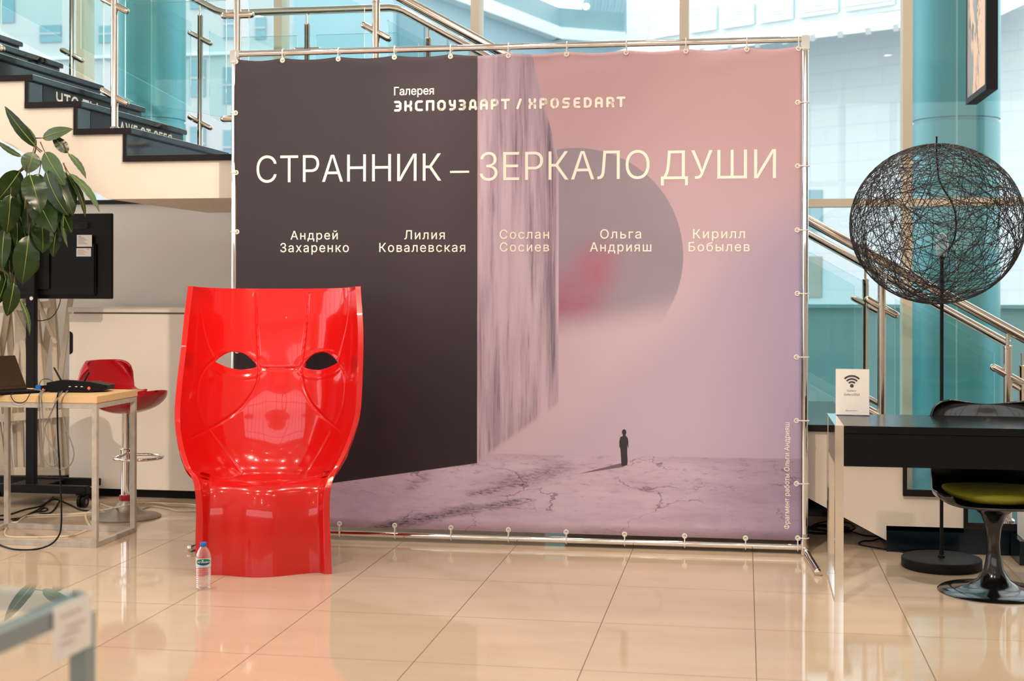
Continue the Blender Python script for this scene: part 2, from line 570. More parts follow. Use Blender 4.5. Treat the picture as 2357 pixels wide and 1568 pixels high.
# spot aimed at the landing, with spots added to brighten banner and lower stair
tk = B().box(-1.5, 4.5, -3.62, -3.58, RZ - 0.03, RZ).build('ceiling_track', M_steel)
tag(tk, 'steel lighting track on the ceiling out of the picture', 'lighting track')
for (x, tgt, e_, lab_) in ((2.5, (-1.6, 0.7, 1.7), 900.0, 'track spotlight aimed left at the stair landing'), (0.6, (1.5, 0.2, 1.5), 70.0, 'added track spotlight brightening the banner'), (1.6, (3.4, 0.4, 0.6), 300.0, 'added track spotlight brightening the lower stair flight')):
    root = empty('track_spotlight', (x, -3.6, RZ - 0.03))
    tag(root, lab_ + ' from the ceiling out of the picture', 'spotlight', 'spotlights on the ceiling track')
    d = (Vector(tgt) - Vector((x, -3.6, RZ - 0.20))).normalized()
    c = Vector((0, 0, -0.17))
    B().tube([(0, 0, 0), (0, 0, -0.10)], 0.012, 10).build('stem', M_steel, root, True)
    h_ = B().tube([c - d * 0.07, c + d * 0.07], 0.045, 24).build('head', M_steel, root, True)
    B().tube([c + d * 0.071, c + d * 0.0715], 0.040, 24).build('lens', M_lamp, root, True)
    L = bpy.data.lights.new('track_lamp', 'SPOT')
    L.energy = e_; L.color = (1.0, 0.84, 0.66); L.spot_size = math.radians(48); L.spot_blend = 0.7; L.shadow_soft_size = 0.05
    lo = bpy.data.objects.new('track_lamp', L); COL.objects.link(lo)
    lo.parent = root; lo.location = c + d * 0.085
    lo.rotation_mode = 'QUATERNION'; lo.rotation_quaternion = (-d).to_track_quat('Z', 'Y')

# ================================================================== staircase
Y0, Y1 = 0.36, 1.80
RIS = 0.1583
x2 = at(2227, 1190, Y0).x               # riser of the second step of the lower flight
TRD = 0.2945
xr = [x2 + TRD - TRD * k for k in range(13)]          # riser planes, lower flight, step 1..13
zl = RIS * 13                                          # landing height
xl0 = at(293, 310, Y0).x
UR = 0.1545
xl = [xl0 - TRD * k for k in range(8)]                 # riser planes, upper flight
st = empty('staircase', (1.0, 1.1, 0))
tag(st, 'white staircase with black granite steps rising behind the banner to the upper left', 'staircase')
TH = 0.030
soff = at(400, 457, Y0).z
ax = at(248, 459, Y0)
dgA, dgB = at(2040, 1244, Y0), at(1846, 1139, Y0)
sl = (dgB.z - dgA.z) / (dgB.x - dgA.x)
top = []
for k, x in enumerate(xr):
    z = RIS * (k + 1) - TH
    if k == 0: continue
    top.append((x - 0.018, RIS * k - TH)); top.append((x - 0.018, z))
for k, x in enumerate(xl):
    zb = zl + UR * k - TH
    top.append((x - 0.018, zb)); top.append((x - 0.018, zb + UR))
xe = xl[-1] - TRD
top.append((xe, zl + UR * 8 - TH))
low = [(xe, soff + (ax.x - xe) * 0.525), (ax.x, soff)]
xs_ = dgA.x + (soff - dgA.z) / sl
low += [(xs_, soff), (dgA.x, dgA.z), (dgA.x, RIS - TH)]
body = B().prism(top + low, Y0, Y1).build('stair_body', M_white, st)
for k, x in enumerate(xr):
    z = RIS * (k + 1)
    xn = xr[k + 1] if k < 12 else xl[0]
    nm = 'landing_slab' if k == 12 else 'tread'
    B().box(xn - 0.0, x + 0.028, Y0 - 0.012, Y1 + 0.012, z - TH, z).build(nm, M_gran, st, bevel=0.003)
    B().box(x - 0.018, x, Y0 - 0.010, Y1 + 0.010, z - RIS, z - TH).build('riser', M_gran, st)
words = {1: 'ЧТО ТЫ', 0: 'ДАЖЕ ОТ СЕБЯ'}
for k, x in enumerate(xl):
    z = zl + UR * (k + 1)
    B().box(x - TRD, x + 0.028, Y0 - 0.012, Y1 + 0.012, z - TH, z).build('tread', M_gran, st, bevel=0.003)
    ro = B().box(x - 0.018, x, Y0 - 0.010, Y1 + 0.010, z - UR, z - TH).build('riser', M_gran, st)
# lettered dark strips on three risers
def riser_text(k, body, y_a, y_b, base, cap):
    x = xl[k] + 0.003
    zb = zl + UR * k
    d = B().box(xl[k], xl[k] + 0.002, Y0 + 0.13 + 0.02, Y1 - 0.2, zb + 0.004, zb + UR - TH - 0.004).build('lettered_strip', M_black, st)
    lettering('lettering', body, y_a, y_b, zb + base, cap, lambda a, b: (x, a, b), M_print, d, 0.012)
riser_text(1, 'ДАЖЕ ОТ СЕБЯ', 0.78, 1.62, 0.018, 0.080)
riser_text(2, 'ЧТО ТЫ', 0.66, 1.18, 0.018, 0.080)
# dark stepped edging on the near face
tr = B()
for k in range(1, 12):
    tr.box(xr[k] - 0.020, xr[k] + 0.0005, Y0 - 0.014, Y0, RIS * k - TH, RIS * (k + 1) - TH + 0.004)
    tr.box(xr[k] - 0.020, xr[k - 1] + 0.028, Y0 - 0.016, Y0 - 0.011, RIS * k - TH - 0.004, RIS * k)
tr.box(xl[0] - 0.02, xr[12], Y0 - 0.016, Y0 - 0.011, zl - TH - 0.004, zl)
for k in range(8):
    zb = zl + UR * k
    tr.box(xl[k] - 0.020, xl[k] + 0.0005, Y0 - 0.014, Y0, zb - TH, zb + UR - TH + 0.004)
    tr.box(xl[k] - TRD - 0.02, xl[k] + 0.028, Y0 - 0.016, Y0 - 0.011, zb + UR - TH - 0.004, zb + UR)
tr.build('edge_trim', M_trim, st)
# painted highlight along the nosings, as if the tread edges caught light
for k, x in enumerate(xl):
    B().box(x + 0.020, x + 0.030, Y0, Y1, zl + UR * (k + 1), zl + UR * (k + 1) + 0.002).build('nosing_highlight', M_edge, st)
B().box(xr[12] + 0.020, xr[12] + 0.030, Y0, Y1, zl, zl + 0.002).build('nosing_highlight', M_edge, st)
# black plinth at the foot of the flight
pl = B().box(dgA.x, xr[1] - 0.018, Y0 - 0.012, Y1, 0.0, at(2100, 1223, Y0).z).box(xr[1] - 0.018, xr[0], Y0 - 0.012, Y1, 0, RIS - TH)
pl.build('base_plinth', M_gran, st)
rebase(st)
# added dark panel standing in for the shade beneath the lower flight
zu = lambda x: dgA.z + (x - dgA.x) * sl - 0.03
xz_ = dgA.x + (0.03 - dgA.z) / sl
B_under = B().prism([(1.3, 0), (xz_, 0), (1.3, zu(1.3))], 1.36, 1.40).build('understair_shade', M_gran)
struct(B_under, 'black panel standing in for the dark shade beneath the lower flight', 'panel')

def step_z(x):
    if x > xr[0]: return 0.0
    if x > xr[12]:
        return RIS * max(k + 1 for k in range(13) if x <= xr[k])
    if x > xl[0]: return zl
    return zl + UR * max(k + 1 for k in range(8) if x <= xl[k])

RSL = RIS / TRD
def railing(name, label, Y, p_hi, p_lo, flat_px, posts, clamp_posts, r_rail, r_post, panels):
    """handrail through image points p_hi -> p_lo on the lower flight, level above the landing"""
    root = empty(name, (1.0, Y, zl))
    tag(root, label, 'railing')
    a, b = at(*p_hi, Y), at(*p_lo, Y)
    s = (b.z - a.z) / (b.x - a.x)
    zf = flat_px
    xb = a.x + (zf - a.z) / s
    xL = xl[0] - (xb - xr[12]) * 0.2
    UL = UR / TRD
    def rz(x):
        if x > xb: return a.z + (x - a.x) * s
        if x > xL: return zf
        return zf + (xL - x) * UL
    xend = xr[0] + 0.15
    pts = [(xend, Y, rz(xend)), (xb, Y, zf), (xL, Y, zf), (-2.9, Y, rz(-2.9))]
    path = []
    for i, p in enumerate(pts):
        p = Vector(p)
        if 0 < i < 3:
            q0 = (Vector(pts[i - 1]) - p).normalized() * 0.05; q1 = (Vector(pts[i + 1]) - p).normalized() * 0.05
            path += [p + q0, p + (q0 + q1) * 0.35, p + q1]
        else: path.append(p)
    B().tube(path, r_rail, 16).build('handrail', M_steel, root, True)
    for (px, pyb) in posts:
        x = at(px, pyb, Y).x
        z0, z1 = step_z(x), rz(x)
        B().lathe([(r_post, 0), (r_post, z1 - z0 - 0.10), (r_post * 1.08, z1 - z0 - 0.098), (r_post * 1.08, z1 - z0 - 0.085), (r_post * 0.45, z1 - z0 - 0.08), (r_post * 0.45, z1 - z0 - 0.01)], (x, Y, z0), 18).build('post', M_steel, root, True)
        B().lathe([(r_post * 1.7, 0), (r_post * 1.7, 0.006), (r_post * 1.2, 0.016)], (x, Y, z0), 18).build('post_base', M_steel, root, True)
        slope = s if x > xb else (0 if x > xL else -UL)
        d = Vector((1, 0, slope)).normalized()
        up = Vector((0, 1, 0)).cross(d)
        for fz in (0.20, 0.76):
            zc = z0 + (z1 - z0) * fz
            for sgn in (-1, 1):
                c = Vector((x, Y, zc)) + d * (sgn * 0.055)
                ks = [(-0.045, .019), (0.020, .019), (0.030, .0175), (0.038, .013), (0.042, .006)]
                bb = B().tube([c + d * (q * sgn) for q, _ in ks], [r_ for _, r_ in ks], 14)
                bb.build('glass_clamp', M_steel, root, True)
    for (xa, xb2) in panels:
        t = 0.007
        def lo(x):
            if x > xb: return rz(x) - 0.84
            if x > xL: return zf - 0.81
            return rz(x) - (0.71 if Y < 1 else 0.72)
        def hi(x): return rz(x) - 0.16
        g = B(); e = 0.004
        xsn = sorted({xa, xb2} | {q for q in (xb, xL) if xa < q < xb2})
        topl = [(x, hi(x)) for x in xsn]; botl = [(x, lo(x)) for x in xsn]
        for i in range(len(xsn) - 1):
            poly = [botl[i], botl[i + 1], topl[i + 1], topl[i]]
            g.cur = 0
            vs = [(q[0], Y - t, q[1]) for q in poly] + [(q[0], Y + t, q[1]) for q in poly]
            g.add(vs, [(0, 1, 2, 3), (7, 6, 5, 4)])
            g.cur = 1
            fs = [(0, 4, 5, 1), (3, 2, 6, 7)]
            if i == 0: fs.append((0, 3, 7, 4))
            if i == len(xsn) - 2: fs.append((1, 5, 6, 2))
            g.add(vs, fs)
        g.build('glass_panel', [M_rglass, M_edge], root)
    rebase(root)
    return rz

YN, YF = 0.425, 1.735
zN = at(1130, 110, YN); zflatN = zl + 1.02
xp = lambda px, Y: at(px, 600, Y).x
pn = [263, 546, 865, 1165, 1440, 1740, 2030, 2320]
gapn = 0.065
pans = []
pxs = [at(p, 600, YN).x for p in [-22] + pn]
for a, b in zip(pxs[:-1], pxs[1:]): pans.append((a + gapn, b - gapn))
railing('stair_railing', 'near stair railing of thick steel posts and glass, its handrail highest of the two', YN, (1130, 108), (2357, 778), zflatN, [(p, 600) for p in [-22] + pn], [], 0.0255, 0.0215, pans)
pf = [165, 460, 706, 985, 1260, 1540, 1760, 1992, 2352]
pxs = [at(p, 600, YF).x for p in [-60] + pf]
pans = [(a + gapn, b - gapn) for a, b in zip(pxs[:-1], pxs[1:])]
zflatF = at(720, 24, YF).z
railing('stair_railing', 'far stair railing of thinner steel posts with a level handrail above the banner', YF, (1080, 108), (2357, 812), zflatF, [(p, 600) for p in [-60] + pf], [], 0.0255, 0.0185, pans)

# ================================================================== banner and its frame
BL, BR = Vector((-0.3252, 0.1716, 0)), Vector((2.6561, 0.2121, 0))
bdir = (BR - BL); BWID = bdir.length; bdir.normalize()
bnor = Vector((bdir.y, -bdir.x, 0))           # towards the viewer
BANG = math.atan2(bdir.y, bdir.x)
BH = 2.574
def ban(px, py):
    d = ray(px, py)
    t = (BL - CAM).dot(bnor) / d.dot(bnor)
    p = CAM + d * t
    return ((p - BL).dot(bdir), p.z)

bf = empty('banner_frame', BL, BANG)
tag(bf, 'chrome tube frame on floor feet holding the stretched purple exhibition banner', 'banner stand')
RP = 0.0165
B().tube([(0, 0, 0.03), (0, 0, BH)], RP, 16).build('pole', M_chrome, bf, True)
B().tube([(BWID, 0, 0.03), (BWID, 0, BH)], RP, 16).build('pole', M_chrome, bf, True)
B().tube([(0, 0, BH), (BWID, 0, BH)], RP, 16).build('top_bar', M_chrome, bf, True)
B().tube([(0, 0, 0.034), (BWID, 0, 0.034)], RP, 16).build('bottom_bar', M_chrome, bf, True)
for x, dx, yf in ((0, -0.068, -0.445), (BWID, 0.032, -0.515)):
    tips = [Vector((x + dx, yf, 0.017)), Vector((x - dx * 0.95, -yf, 0.017))]
    f = B().tube(tips, RP, 16).build('foot', M_chrome, bf, True)
    for tip, oth in ((tips[0], tips[1]), (tips[1], tips[0])):
        d = (tip - oth).normalized()
        B().tube([tip - d * 0.014, tip - d * 0.001, tip + d * 0.004, tip + d * 0.007], [0.0168, 0.0168, 0.012, 0.004], 18).build('end_cap', M_steel, f, True)
    sx = 1 if x == 0 else -1
    B().box(x - 0.020, x + 0.020, -0.020, 0.020, BH - 0.055, BH + 0.018).box(x - 0.020, x + 0.020 + sx * 0.012, -0.018, 0.018, BH - 0.020, BH + 0.018).build('corner_joint', M_steel, bf, bevel=0.004)
    B().tube([(x, 0, 0.10), (x, 0, 0.055), (x, 0, 0.02)], [0.0175, 0.021, 0.022], 16).tube([(x, -0.06, 0.018), (x, 0.06, 0.018)], 0.021, 16).build('tee_joint', M_steel, bf, True)

# ---- printed canvas
X0c, X1c = ban(541, 600)[0], ban(1845, 600)[0]
Zt0, Zt1 = ban(541, 137)[1], ban(1845, 107)[1]
Zb1 = ban(1845, 1244)[1]
Zb0 = Zb1 + 0.002
YC = -0.012

top_ties = [(545, 143), (652, 140), (780, 137), (909, 133), (1038, 131), (1171, 129), (1305, 126), (1442, 122), (1579, 119), (1719, 115), (1838, 113)]
tie_x = [ban(*p)[0] for p in top_ties]
def canvas_y(x, z):
    k = np.searchsorted(tie_x, x)
    k = min(max(k, 1), len(tie_x) - 1)
    u = (x - tie_x[k - 1]) / (tie_x[k] - tie_x[k - 1])
    d = Zt0 + (Zt1 - Zt0) * x / BWID - z
    u = min(max(u, 0), 1)
    w = math.sin(PI * u) * math.exp(-max(d, 0) / 0.05)
    wob = 0.7 + 0.5 * math.sin(x * 7.3 + 1.2)
    e = math.exp(-max(x - X0c, 0) / 0.03) + math.exp(-max(X1c - x, 0) / 0.03)
    return YC + 0.010 * w * wob * math.sin(d * 38 + x * 3) + 0.006 * e * math.sin(z * 5.0)

def banner_material():
    m = mat('printed_banner_vinyl', rgb(200, 170, 175), 0.48, spec=0.22)
    nt = m.node_tree
    b = nt.nodes['Principled BSDF']
    uv = nt.nodes.new('ShaderNodeUVMap'); uv.uv_map = 'print'
    sp = nt.nodes.new('ShaderNodeSeparateXYZ')
    nt.links.new(uv.outputs[0], sp.inputs[0])
    x, z = S(nt, sp.outputs[0]), S(nt, sp.outputs[1])
    P = ban
    # sky: dusty rose, more violet towards the lower right
    n1 = noise2(nt, x, z, 0.9, 0.9, 3)
    zA, zB = P(1500, 130)[1], P(1500, 760)[1]
    sky = mixc(nt, z.sm(zB, zA), rgb(202, 178, 191), rgb(192, 155, 163))
    sky = mixc(nt, z.sm(P(1500, 1060)[1], P(1500, 800)[1]), rgb(204, 180, 194), sky)
    vio = (x.sm(P(1560, 600)[0], P(1880, 600)[0]) * z.sm(P(1800, 430)[1], P(1800, 640)[1]))
    diag = (x - (z - P(1840, 530)[1]) * 1.0).sm(P(1690, 530)[0], P(1850, 530)[0])
    sky = mixc(nt, vio * 0.75, sky, rgb(172, 157, 189))
    sky = mixc(nt, diag * 0.25, sky, rgb(150, 145, 181))
    # dark planet with a red glow, its lower edge lost in haze
    cx, cz = P(1322, 590); R = abs(P(1573, 590)[0] - cx)
    dx, dz = x - cx, z - cz
    dist = (dx * dx + dz * dz).sqrt()
    disc = dist.sm(R - 0.004, R + 0.002, 1.0, 0.0)
    fade = (z + (x - cx) * -0.18).sm(P(1322, 790)[1], P(1322, 700)[1])
    pl = mixc(nt, noise2(nt, x, z, 2.2, 2.2, 4, w=3.0), rgb(140, 126, 140), rgb(160, 153, 166))
    def blob(px, py, r0):
        bx, bz = P(px, py); ex, ez = x - bx, z - bz
        return (ex * ex + ez * ez).sqrt().sm(0.0, r0, 1.0, 0.0)
    nb = noise2(nt, x, z, 5, 5, 3, w=8.0)
    pl = mixc(nt, blob(1375, 610, 0.20) * nb * 1.1, pl, rgb(178, 72, 103))
    pl = mixc(nt, blob(1300, 700, 0.32) * nb * 1.2, pl, rgb(168, 68, 103))
    sky = mixc(nt, disc * fade * 0.93, sky, pl)
    # floor plain
    ang = (P(1840, 1055)[1] - P(1160, 1044)[1]) / (P(1840, 1055)[0] - P(1160, 1044)[0])
    hz = (x - P(1160, 1044)[0]) * ang + P(1160, 1044)[1]
    ground = (hz - z).sm(-0.002, 0.006)
    gn = noise2(nt, x, z, 2.0, 9.0, 6, 0.6, w=1.0)
    gcol = mixc(nt, gn.sm(0.3, 0.7), rgb(184, 159, 178), rgb(206, 184, 202))
    gcol = mixc(nt, x.sm(P(1480, 1100)[0], P(1860, 1100)[0]) * 0.6, gcol, rgb(126, 114, 148))
    gcol = mixc(nt, noise2(nt, x, z, 14, 60, 5, 0.7, w=5.0).sm(0.52, 0.72) * (hz - z).sm(0.0, 0.30, 0.8, 0.3), gcol, rgb(132, 112, 135))
    # cracks
    cv = nt.nodes.new('ShaderNodeCombineXYZ')
    wx = x * 1.6 + noise2(nt, x, z, 7, 14, 4, w=2.5) * 0.55
    wz = z * 4.2 + noise2(nt, x, z, 6, 12, 4, w=6.5) * 0.55
    nt.links.new(wx.k, cv.inputs[0]); nt.links.new(wz.k, cv.inputs[1])
    vo = nt.nodes.new('ShaderNodeTexVoronoi'); vo.feature = 'DISTANCE_TO_EDGE'; vo.inputs['Scale'].default_value = 1.35
    nt.links.new(cv.outputs[0], vo.inputs[0])
    crack = S(nt, vo.outputs['Distance']).sm(0.002, 0.012, 1.0, 0.0) * noise2(nt, x, z, 3, 6, 2, w=9.0).sm(0.40, 0.60)
    gcol = mixc(nt, crack * 0.55, gcol, rgb(70, 52, 67))
    # charcoal strokes across the plain
    def seg(a, c, wid, amp, sc_, w):
        (ax_, az_), (bx_, bz_) = P(*a), P(*c)
        lx, lz = bx_ - ax_, bz_ - az_
        L2 = lx * lx + lz * lz
        t = ((x - ax_) * (lx / L2) + (z - az_) * (lz / L2)).mx(0.0).mn(1.0)
        ex, ez = x - t * lx - ax_, z - t * lz - az_
        d = (ex * ex * 0.35 + ez * ez * 1.6).sqrt() + (noise2(nt, x, z, sc_, sc_ * 2.6, 7, 0.7, w=w) - 0.5) * amp
        return d.sm(0.0, wid, 1.0, 0.0)
    fine = noise2(nt, x, z, 26, 110, 6, 0.75, w=4.0).sm(0.38, 0.62)
    s1 = seg((880, 1212), (1080, 1172), 0.050, 0.10, 9, 1.0) * fine.mx(0.45)
    s2 = seg((1080, 1172), (1215, 1152), 0.036, 0.09, 11, 2.0) * fine
    s3 = seg((1090, 1138), (1200, 1112), 0.030, 0.07, 12, 3.0) * fine
    s4 = seg((1170, 1110), (1290, 1078), 0.075, 0.10, 8, 4.0) * (fine * 0.6 + 0.2)
    s5 = seg((950, 1120), (975, 1100), 0.040, 0.09, 14, 5.0) * fine
    gcol = mixc(nt, (s1 * 0.95).mx(s2 * 0.85).mx(s3 * 0.8).mx(s4 * 0.75).mx(s5 * 0.5), gcol, rgb(52, 37, 49))
    art = mixc(nt, ground, sky, gcol)
    # lit side face of the slab, with dry vertical brush streaks
    xs1 = P(1100, 600)[0]
    (ra, rza), (rb, rzb) = P(1222, 112), P(1281, 345)
    xedge = ((z - rzb) * ((ra - rb) / (rza - rzb)) + rb).mn(P(1287, 600)[0])
    (la, lza), (lb, lzb) = P(1108, 1056), P(1287, 927)
    lowl = (x - la) * ((lzb - lza) / (lb - la)) + lza
    face = x.gt(xs1) * (xedge - x).sm(-0.001, 0.003) * (z - lowl).sm(-0.02, 0.02)
    st1 = noise2(nt, x, z, 70, 1.6, 6, 0.7, w=7.0)
    st2 = noise2(nt, x, z, 16, 1.1, 4, 0.6, w=8.0)
    fcol = mixc(nt, st2.sm(0.35, 0.7), rgb(206, 182, 198), rgb(168, 145, 161))
    fcol = mixc(nt, st1.sm(0.50, 0.66) * st2.sm(0.40, 0.62) * 0.75, fcol, rgb(96, 79, 95))
    band = (x - (z - P(1250, 500)[1]) * -0.03).sm(P(1225, 500)[0], P(1278, 500)[0]) * (xedge - x).sm(0.0, 0.03)
    fcol = mixc(nt, band * st1.sm(0.30, 0.60) * z.sm(P(1250, 1000)[1], P(1250, 700)[1]) * 0.8, fcol, rgb(92, 81, 99))
    fcol = mixc(nt, z.sm(P(1200, 420)[1], P(1200, 120)[1]) * 0.45, fcol, rgb(128, 112, 125))
    art = mixc(nt, face, art, fcol)
    # black front of the slab
    (da, dza), (db, dzb) = P(766, 1112), P(1100, 1066)
    dl = (x - da) * ((dzb - dza) / (db - da)) + dza
    dark = (xs1 - x).sm(-0.001, 0.002) * (z - dl).sm(-0.002, 0.003)
    dcol = mixc(nt, z.sm(P(800, 1100)[1], P(800, 250)[1]), rgb(40, 23, 32), rgb(57, 52, 57))
    dcol = mixc(nt, x.sm(P(820, 600)[0], P(1100, 600)[0]) * z.sm(P(1000, 1000)[1], P(1000, 600)[1]) * 0.5, dcol, rgb(82, 71, 78))
    dcol = mixc(nt, noise2(nt, x, z, 4, 3, 5) * 0.2, dcol, rgb(35, 26, 29))
    art = mixc(nt, dark, art, dcol)
    grain = noise2(nt, x, z, 420, 420, 1)
    art = mixc(nt, grain * 0.16, art, rgb(120, 109, 118))
    nt.links.new(art.k, b.inputs['Base Color'])
    # woven vinyl
    bp = nt.nodes.new('ShaderNodeBump'); bp.inputs['Strength'].default_value = 0.04; bp.inputs['Distance'].default_value = 0.002
    nt.links.new(noise2(nt, x, z, 300, 300, 2).k, bp.inputs['Height'])
    nt.links.new(bp.outputs[0], b.inputs['Normal'])
    return m

nx, nz = 180, 120
vs, fs, uvs = [], [], []
for j in range(nz + 1):
    for i in range(nx + 1):
        u = i / nx
        x = X0c + (X1c - X0c) * u
        zt = Zt0 + (Zt1 - Zt0) * u; zb = Zb0 + (Zb1 - Zb0) * u
        k = min(max(np.searchsorted(tie_x, x), 1), len(tie_x) - 1)
        uu = min(max((x - tie_x[k - 1]) / (tie_x[k] - tie_x[k - 1]), 0), 1)
        v = (j / nz) ** 0.8
        z = zb + (zt - 0.012 * math.sin(PI * uu) - zb) * v
        vs.append((x, canvas_y(x, z), z)); uvs.append((x, z))
for j in range(nz):
    for i in range(nx):
        a = j * (nx + 1) + i
        fs.append((a, a + 1, a + nx + 2, a + nx + 1))
me = bpy.data.meshes.new('exhibition_banner')
me.from_pydata(vs, [], fs)
ul = me.uv_layers.new(name='print')
idx = np.empty(len(me.loops), int); me.loops.foreach_get('vertex_index', idx)
ul.data.foreach_set('uv', np.array(uvs)[idx].ravel())
eb = new_obj('exhibition_banner', me, banner_material(), None, True)
so = eb.modifiers.new('thickness', 'SOLIDIFY'); so.thickness = 0.001; so.offset = 0
eb.location = BL; eb.rotation_euler = (0, 0, BANG)
tag(eb, 'large purple exhibition banner with white Cyrillic lettering tied into a chrome frame', 'banner')

def bp_(a, b): return (a, canvas_y(a, b) - 0.0016, b)
def btext(name, body, px0, px1, pyb, cap_px, bold=0.0, space=1.0, m=None):
    xm = (px0 + px1) / 2
    a, b = ban(px0, pyb)[0], ban(px1, pyb)[0]
    zb = ban(xm, pyb)[1]; zt = ban(xm, pyb - cap_px)[1]
    return lettering(name, body, a, b, zb, zt - zb, bp_, m or M_print, eb, bold, space)
btext('title_lettering', 'СТРАННИК', 592.5, 1017, 419, 59, -0.006)
btext('title_lettering', '–', 1037, 1081, 403 + 15, 59, -0.004)
btext('title_lettering', 'ЗЕРКАЛО', 1105.5, 1495.5, 414.5, 62, -0.006)
btext('title_lettering', 'ДУШИ', 1521.5, 1786, 412.5, 63, -0.006)
for w_, a, b, y, c in (('Андрей', 670.5, 779, 551.5, 18.5), ('Захаренко', 647, 804.5, 580.5, 19.5), ('Лилия', 932, 1025, 551, 19.5), ('Ковалевская', 874.5, 1072, 580, 19.5), ('Сослан', 1151, 1264.5, 549.8, 19.5), ('Сосиев', 1151.5, 1264.5, 579, 19.5),
                       ('Ольга', 1382, 1476, 549.3, 19.8), ('Андрияш', 1358.5, 1499.5, 579, 19.8), ('Кирилл', 1595.5, 1714.5, 548.7, 19.8), ('Бобылев', 1585, 1725.5, 578.5, 19.8)):
    btext('artist_name', w_, a, b, y, c, 0.004, 1.18)
btext('gallery_lettering', 'Галерея', 908.5, 1000, 219, 17.5, 0.014)
# rounded pixel-style logotype drawn stroke by stroke
G = {
 'Э': [[(0, 1), (.72, 1), (1, .8), (1, .2), (.72, 0), (0, 0)], [(.3, .5), (1, .5)]],
 'К': [[(0, 0), (0, 1)], [(1, 1), (1, .7), (.75, .5), (1, .3), (1, 0)], [(0, .5), (.75, .5)]],
 'С': [[(1, 1), (.25, 1), (0, .8), (0, .2), (.25, 0), (1, 0)]],
 'П': [[(0, 0), (0, 1), (1, 1), (1, 0)]],
 'О': [[(.3, 1), (.7, 1), (1, .78), (1, .22), (.7, 0), (.3, 0), (0, .22), (0, .78), (.3, 1)]],
 'У': [[(0, 1), (0, .68), (.28, .48), (1, .48)], [(1, 1), (1, .22), (.72, 0), (0.1, 0)]],
 'З': [[(0, 1), (.72, 1), (1, .82), (1, .65), (.75, .5), (.3, .5)], [(.75, .5), (1, .35), (1, .2), (.72, 0), (0, 0)]],
 'Д': [[(0, 0), (0, .2), (.12, .2), (.12, .8), (.35, 1), (.68, 1), (.88, .8), (.88, .2), (1, .2), (1, 0)], [(.12, .2), (.88, .2)]],
 'А': [[(0, 0), (0, .78), (.25, 1), (.75, 1), (1, .78), (1, 0)], [(0, .42), (1, .42)]],
 'Р': [[(0, 0), (0, 1), (.75, 1), (1, .82), (1, .58), (.75, .4), (0, .4)]],
 'Т': [[(0, 1), (1, 1)], [(.5, 1), (.5, 0)]],
 '/': [[(0, 0), (1, 1)]],
 'X': [[(0, 1), (0, .76), (.25, .5), (0, .24), (0, 0)], [(1, 1), (1, .76), (.75, .5), (1, .24), (1, 0)], [(.25, .5), (.75, .5)]],
 'S': [[(1, 1), (.25, 1), (0, .82), (0, .66), (.25, .5), (.75, .5), (1, .34), (1, .2), (.72, 0), (0, 0)]],
 'E': [[(1, 1), (.22, 1), (0, .8), (0, .2), (.22, 0), (1, 0)], [(0, .5), (.85, .5)]],
 'D': [[(0, 0), (0, 1), (.68, 1), (1, .72), (1, .28), (.68, 0), (0, 0)]],
 'R': [[(0, 0), (0, 1), (.75, 1), (1, .82), (1, .58), (.75, .42), (0, .42)], [(.7, .42), (1, .2), (1, 0)]],
}
LG = [('Э', 78, 150), ('К', 177, 252), ('С', 280, 357), ('П', 385, 467), ('О', 495, 578), ('У', 607, 675), ('З', 702, 772), ('Д', 800, 880), ('А', 908, 985), ('Р', 1013, 1090), ('Т', 1110, 1198), ('/', 1260, 1312),
      ('X', 1378, 1452), ('Р', 1483, 1562), ('О', 1590, 1672), ('S', 1702, 1780), ('E', 1812, 1880), ('D', 1912, 1990), ('А', 2020, 2097), ('R', 2130, 2208), ('Т', 2228, 2317)]
lbs = [B(), B(), B()]
def cap_stroke(bb, a, b, r):
    d = Vector((b[0] - a[0], b[1] - a[1]))
    L = d.length
    d = d / L if L > 1e-9 else Vector((1, 0))
    n_ = Vector((-d.y, d.x))
    ring = []
    t0 = math.atan2(n_.y, n_.x)
    for k in range(9): ring.append((a[0] + r * math.cos(t0 + PI * k / 8), a[1] + r * math.sin(t0 + PI * k / 8)))
    for k in range(9): ring.append((b[0] + r * math.cos(t0 + PI + PI * k / 8), b[1] + r * math.sin(t0 + PI + PI * k / 8)))
    bb.add([bp_(p, q) for p, q in ring], [tuple(range(len(ring)))])
kpx = 4.209
for ch, a, b in LG:
    lb_ = lbs[0 if a < 1250 else (1 if ch == '/' else 2)]
    pa, pb = 890 + a / kpx, 890 + b / kpx
    t = ((a + b) / 2 - 78) / (2317 - 78)
    ptop, pbot = 190 + (182 - 43 * t) / kpx, 190 + (286 - 43 * t) / kpx
    xa, xb_ = ban(pa, ptop)[0], ban(pb, ptop)[0]
    za, zb_ = ban(pa, ptop)[1], ban(pa, pbot)[1]
    r = 0.0062
    for stroke in G[ch]:
        pts = [(xa + r + (xb_ - xa - 2 * r) * u, zb_ + r + (za - zb_ - 2 * r) * v) for u, v in stroke]
        for p, q in zip(pts[:-1], pts[1:]): cap_stroke(lb_, p, q, r)
for lb_ in lbs: lb_.build('logo_lettering', M_print, eb)
# sideways credit line
xr0, xr1 = ban(1805.5, 1090)[0], ban(1816.5, 1090)[0]
zc0, zc1 = ban(1812, 1217)[1], ban(1812, 972)[1]
lettering('credit_lettering', 'Фрагмент работы Ольги Андрияш', zc0, zc1, 0.0, xr1 - xr0, lambda a, b: bp_(xr1 - b, a), M_print, eb, 0.004)
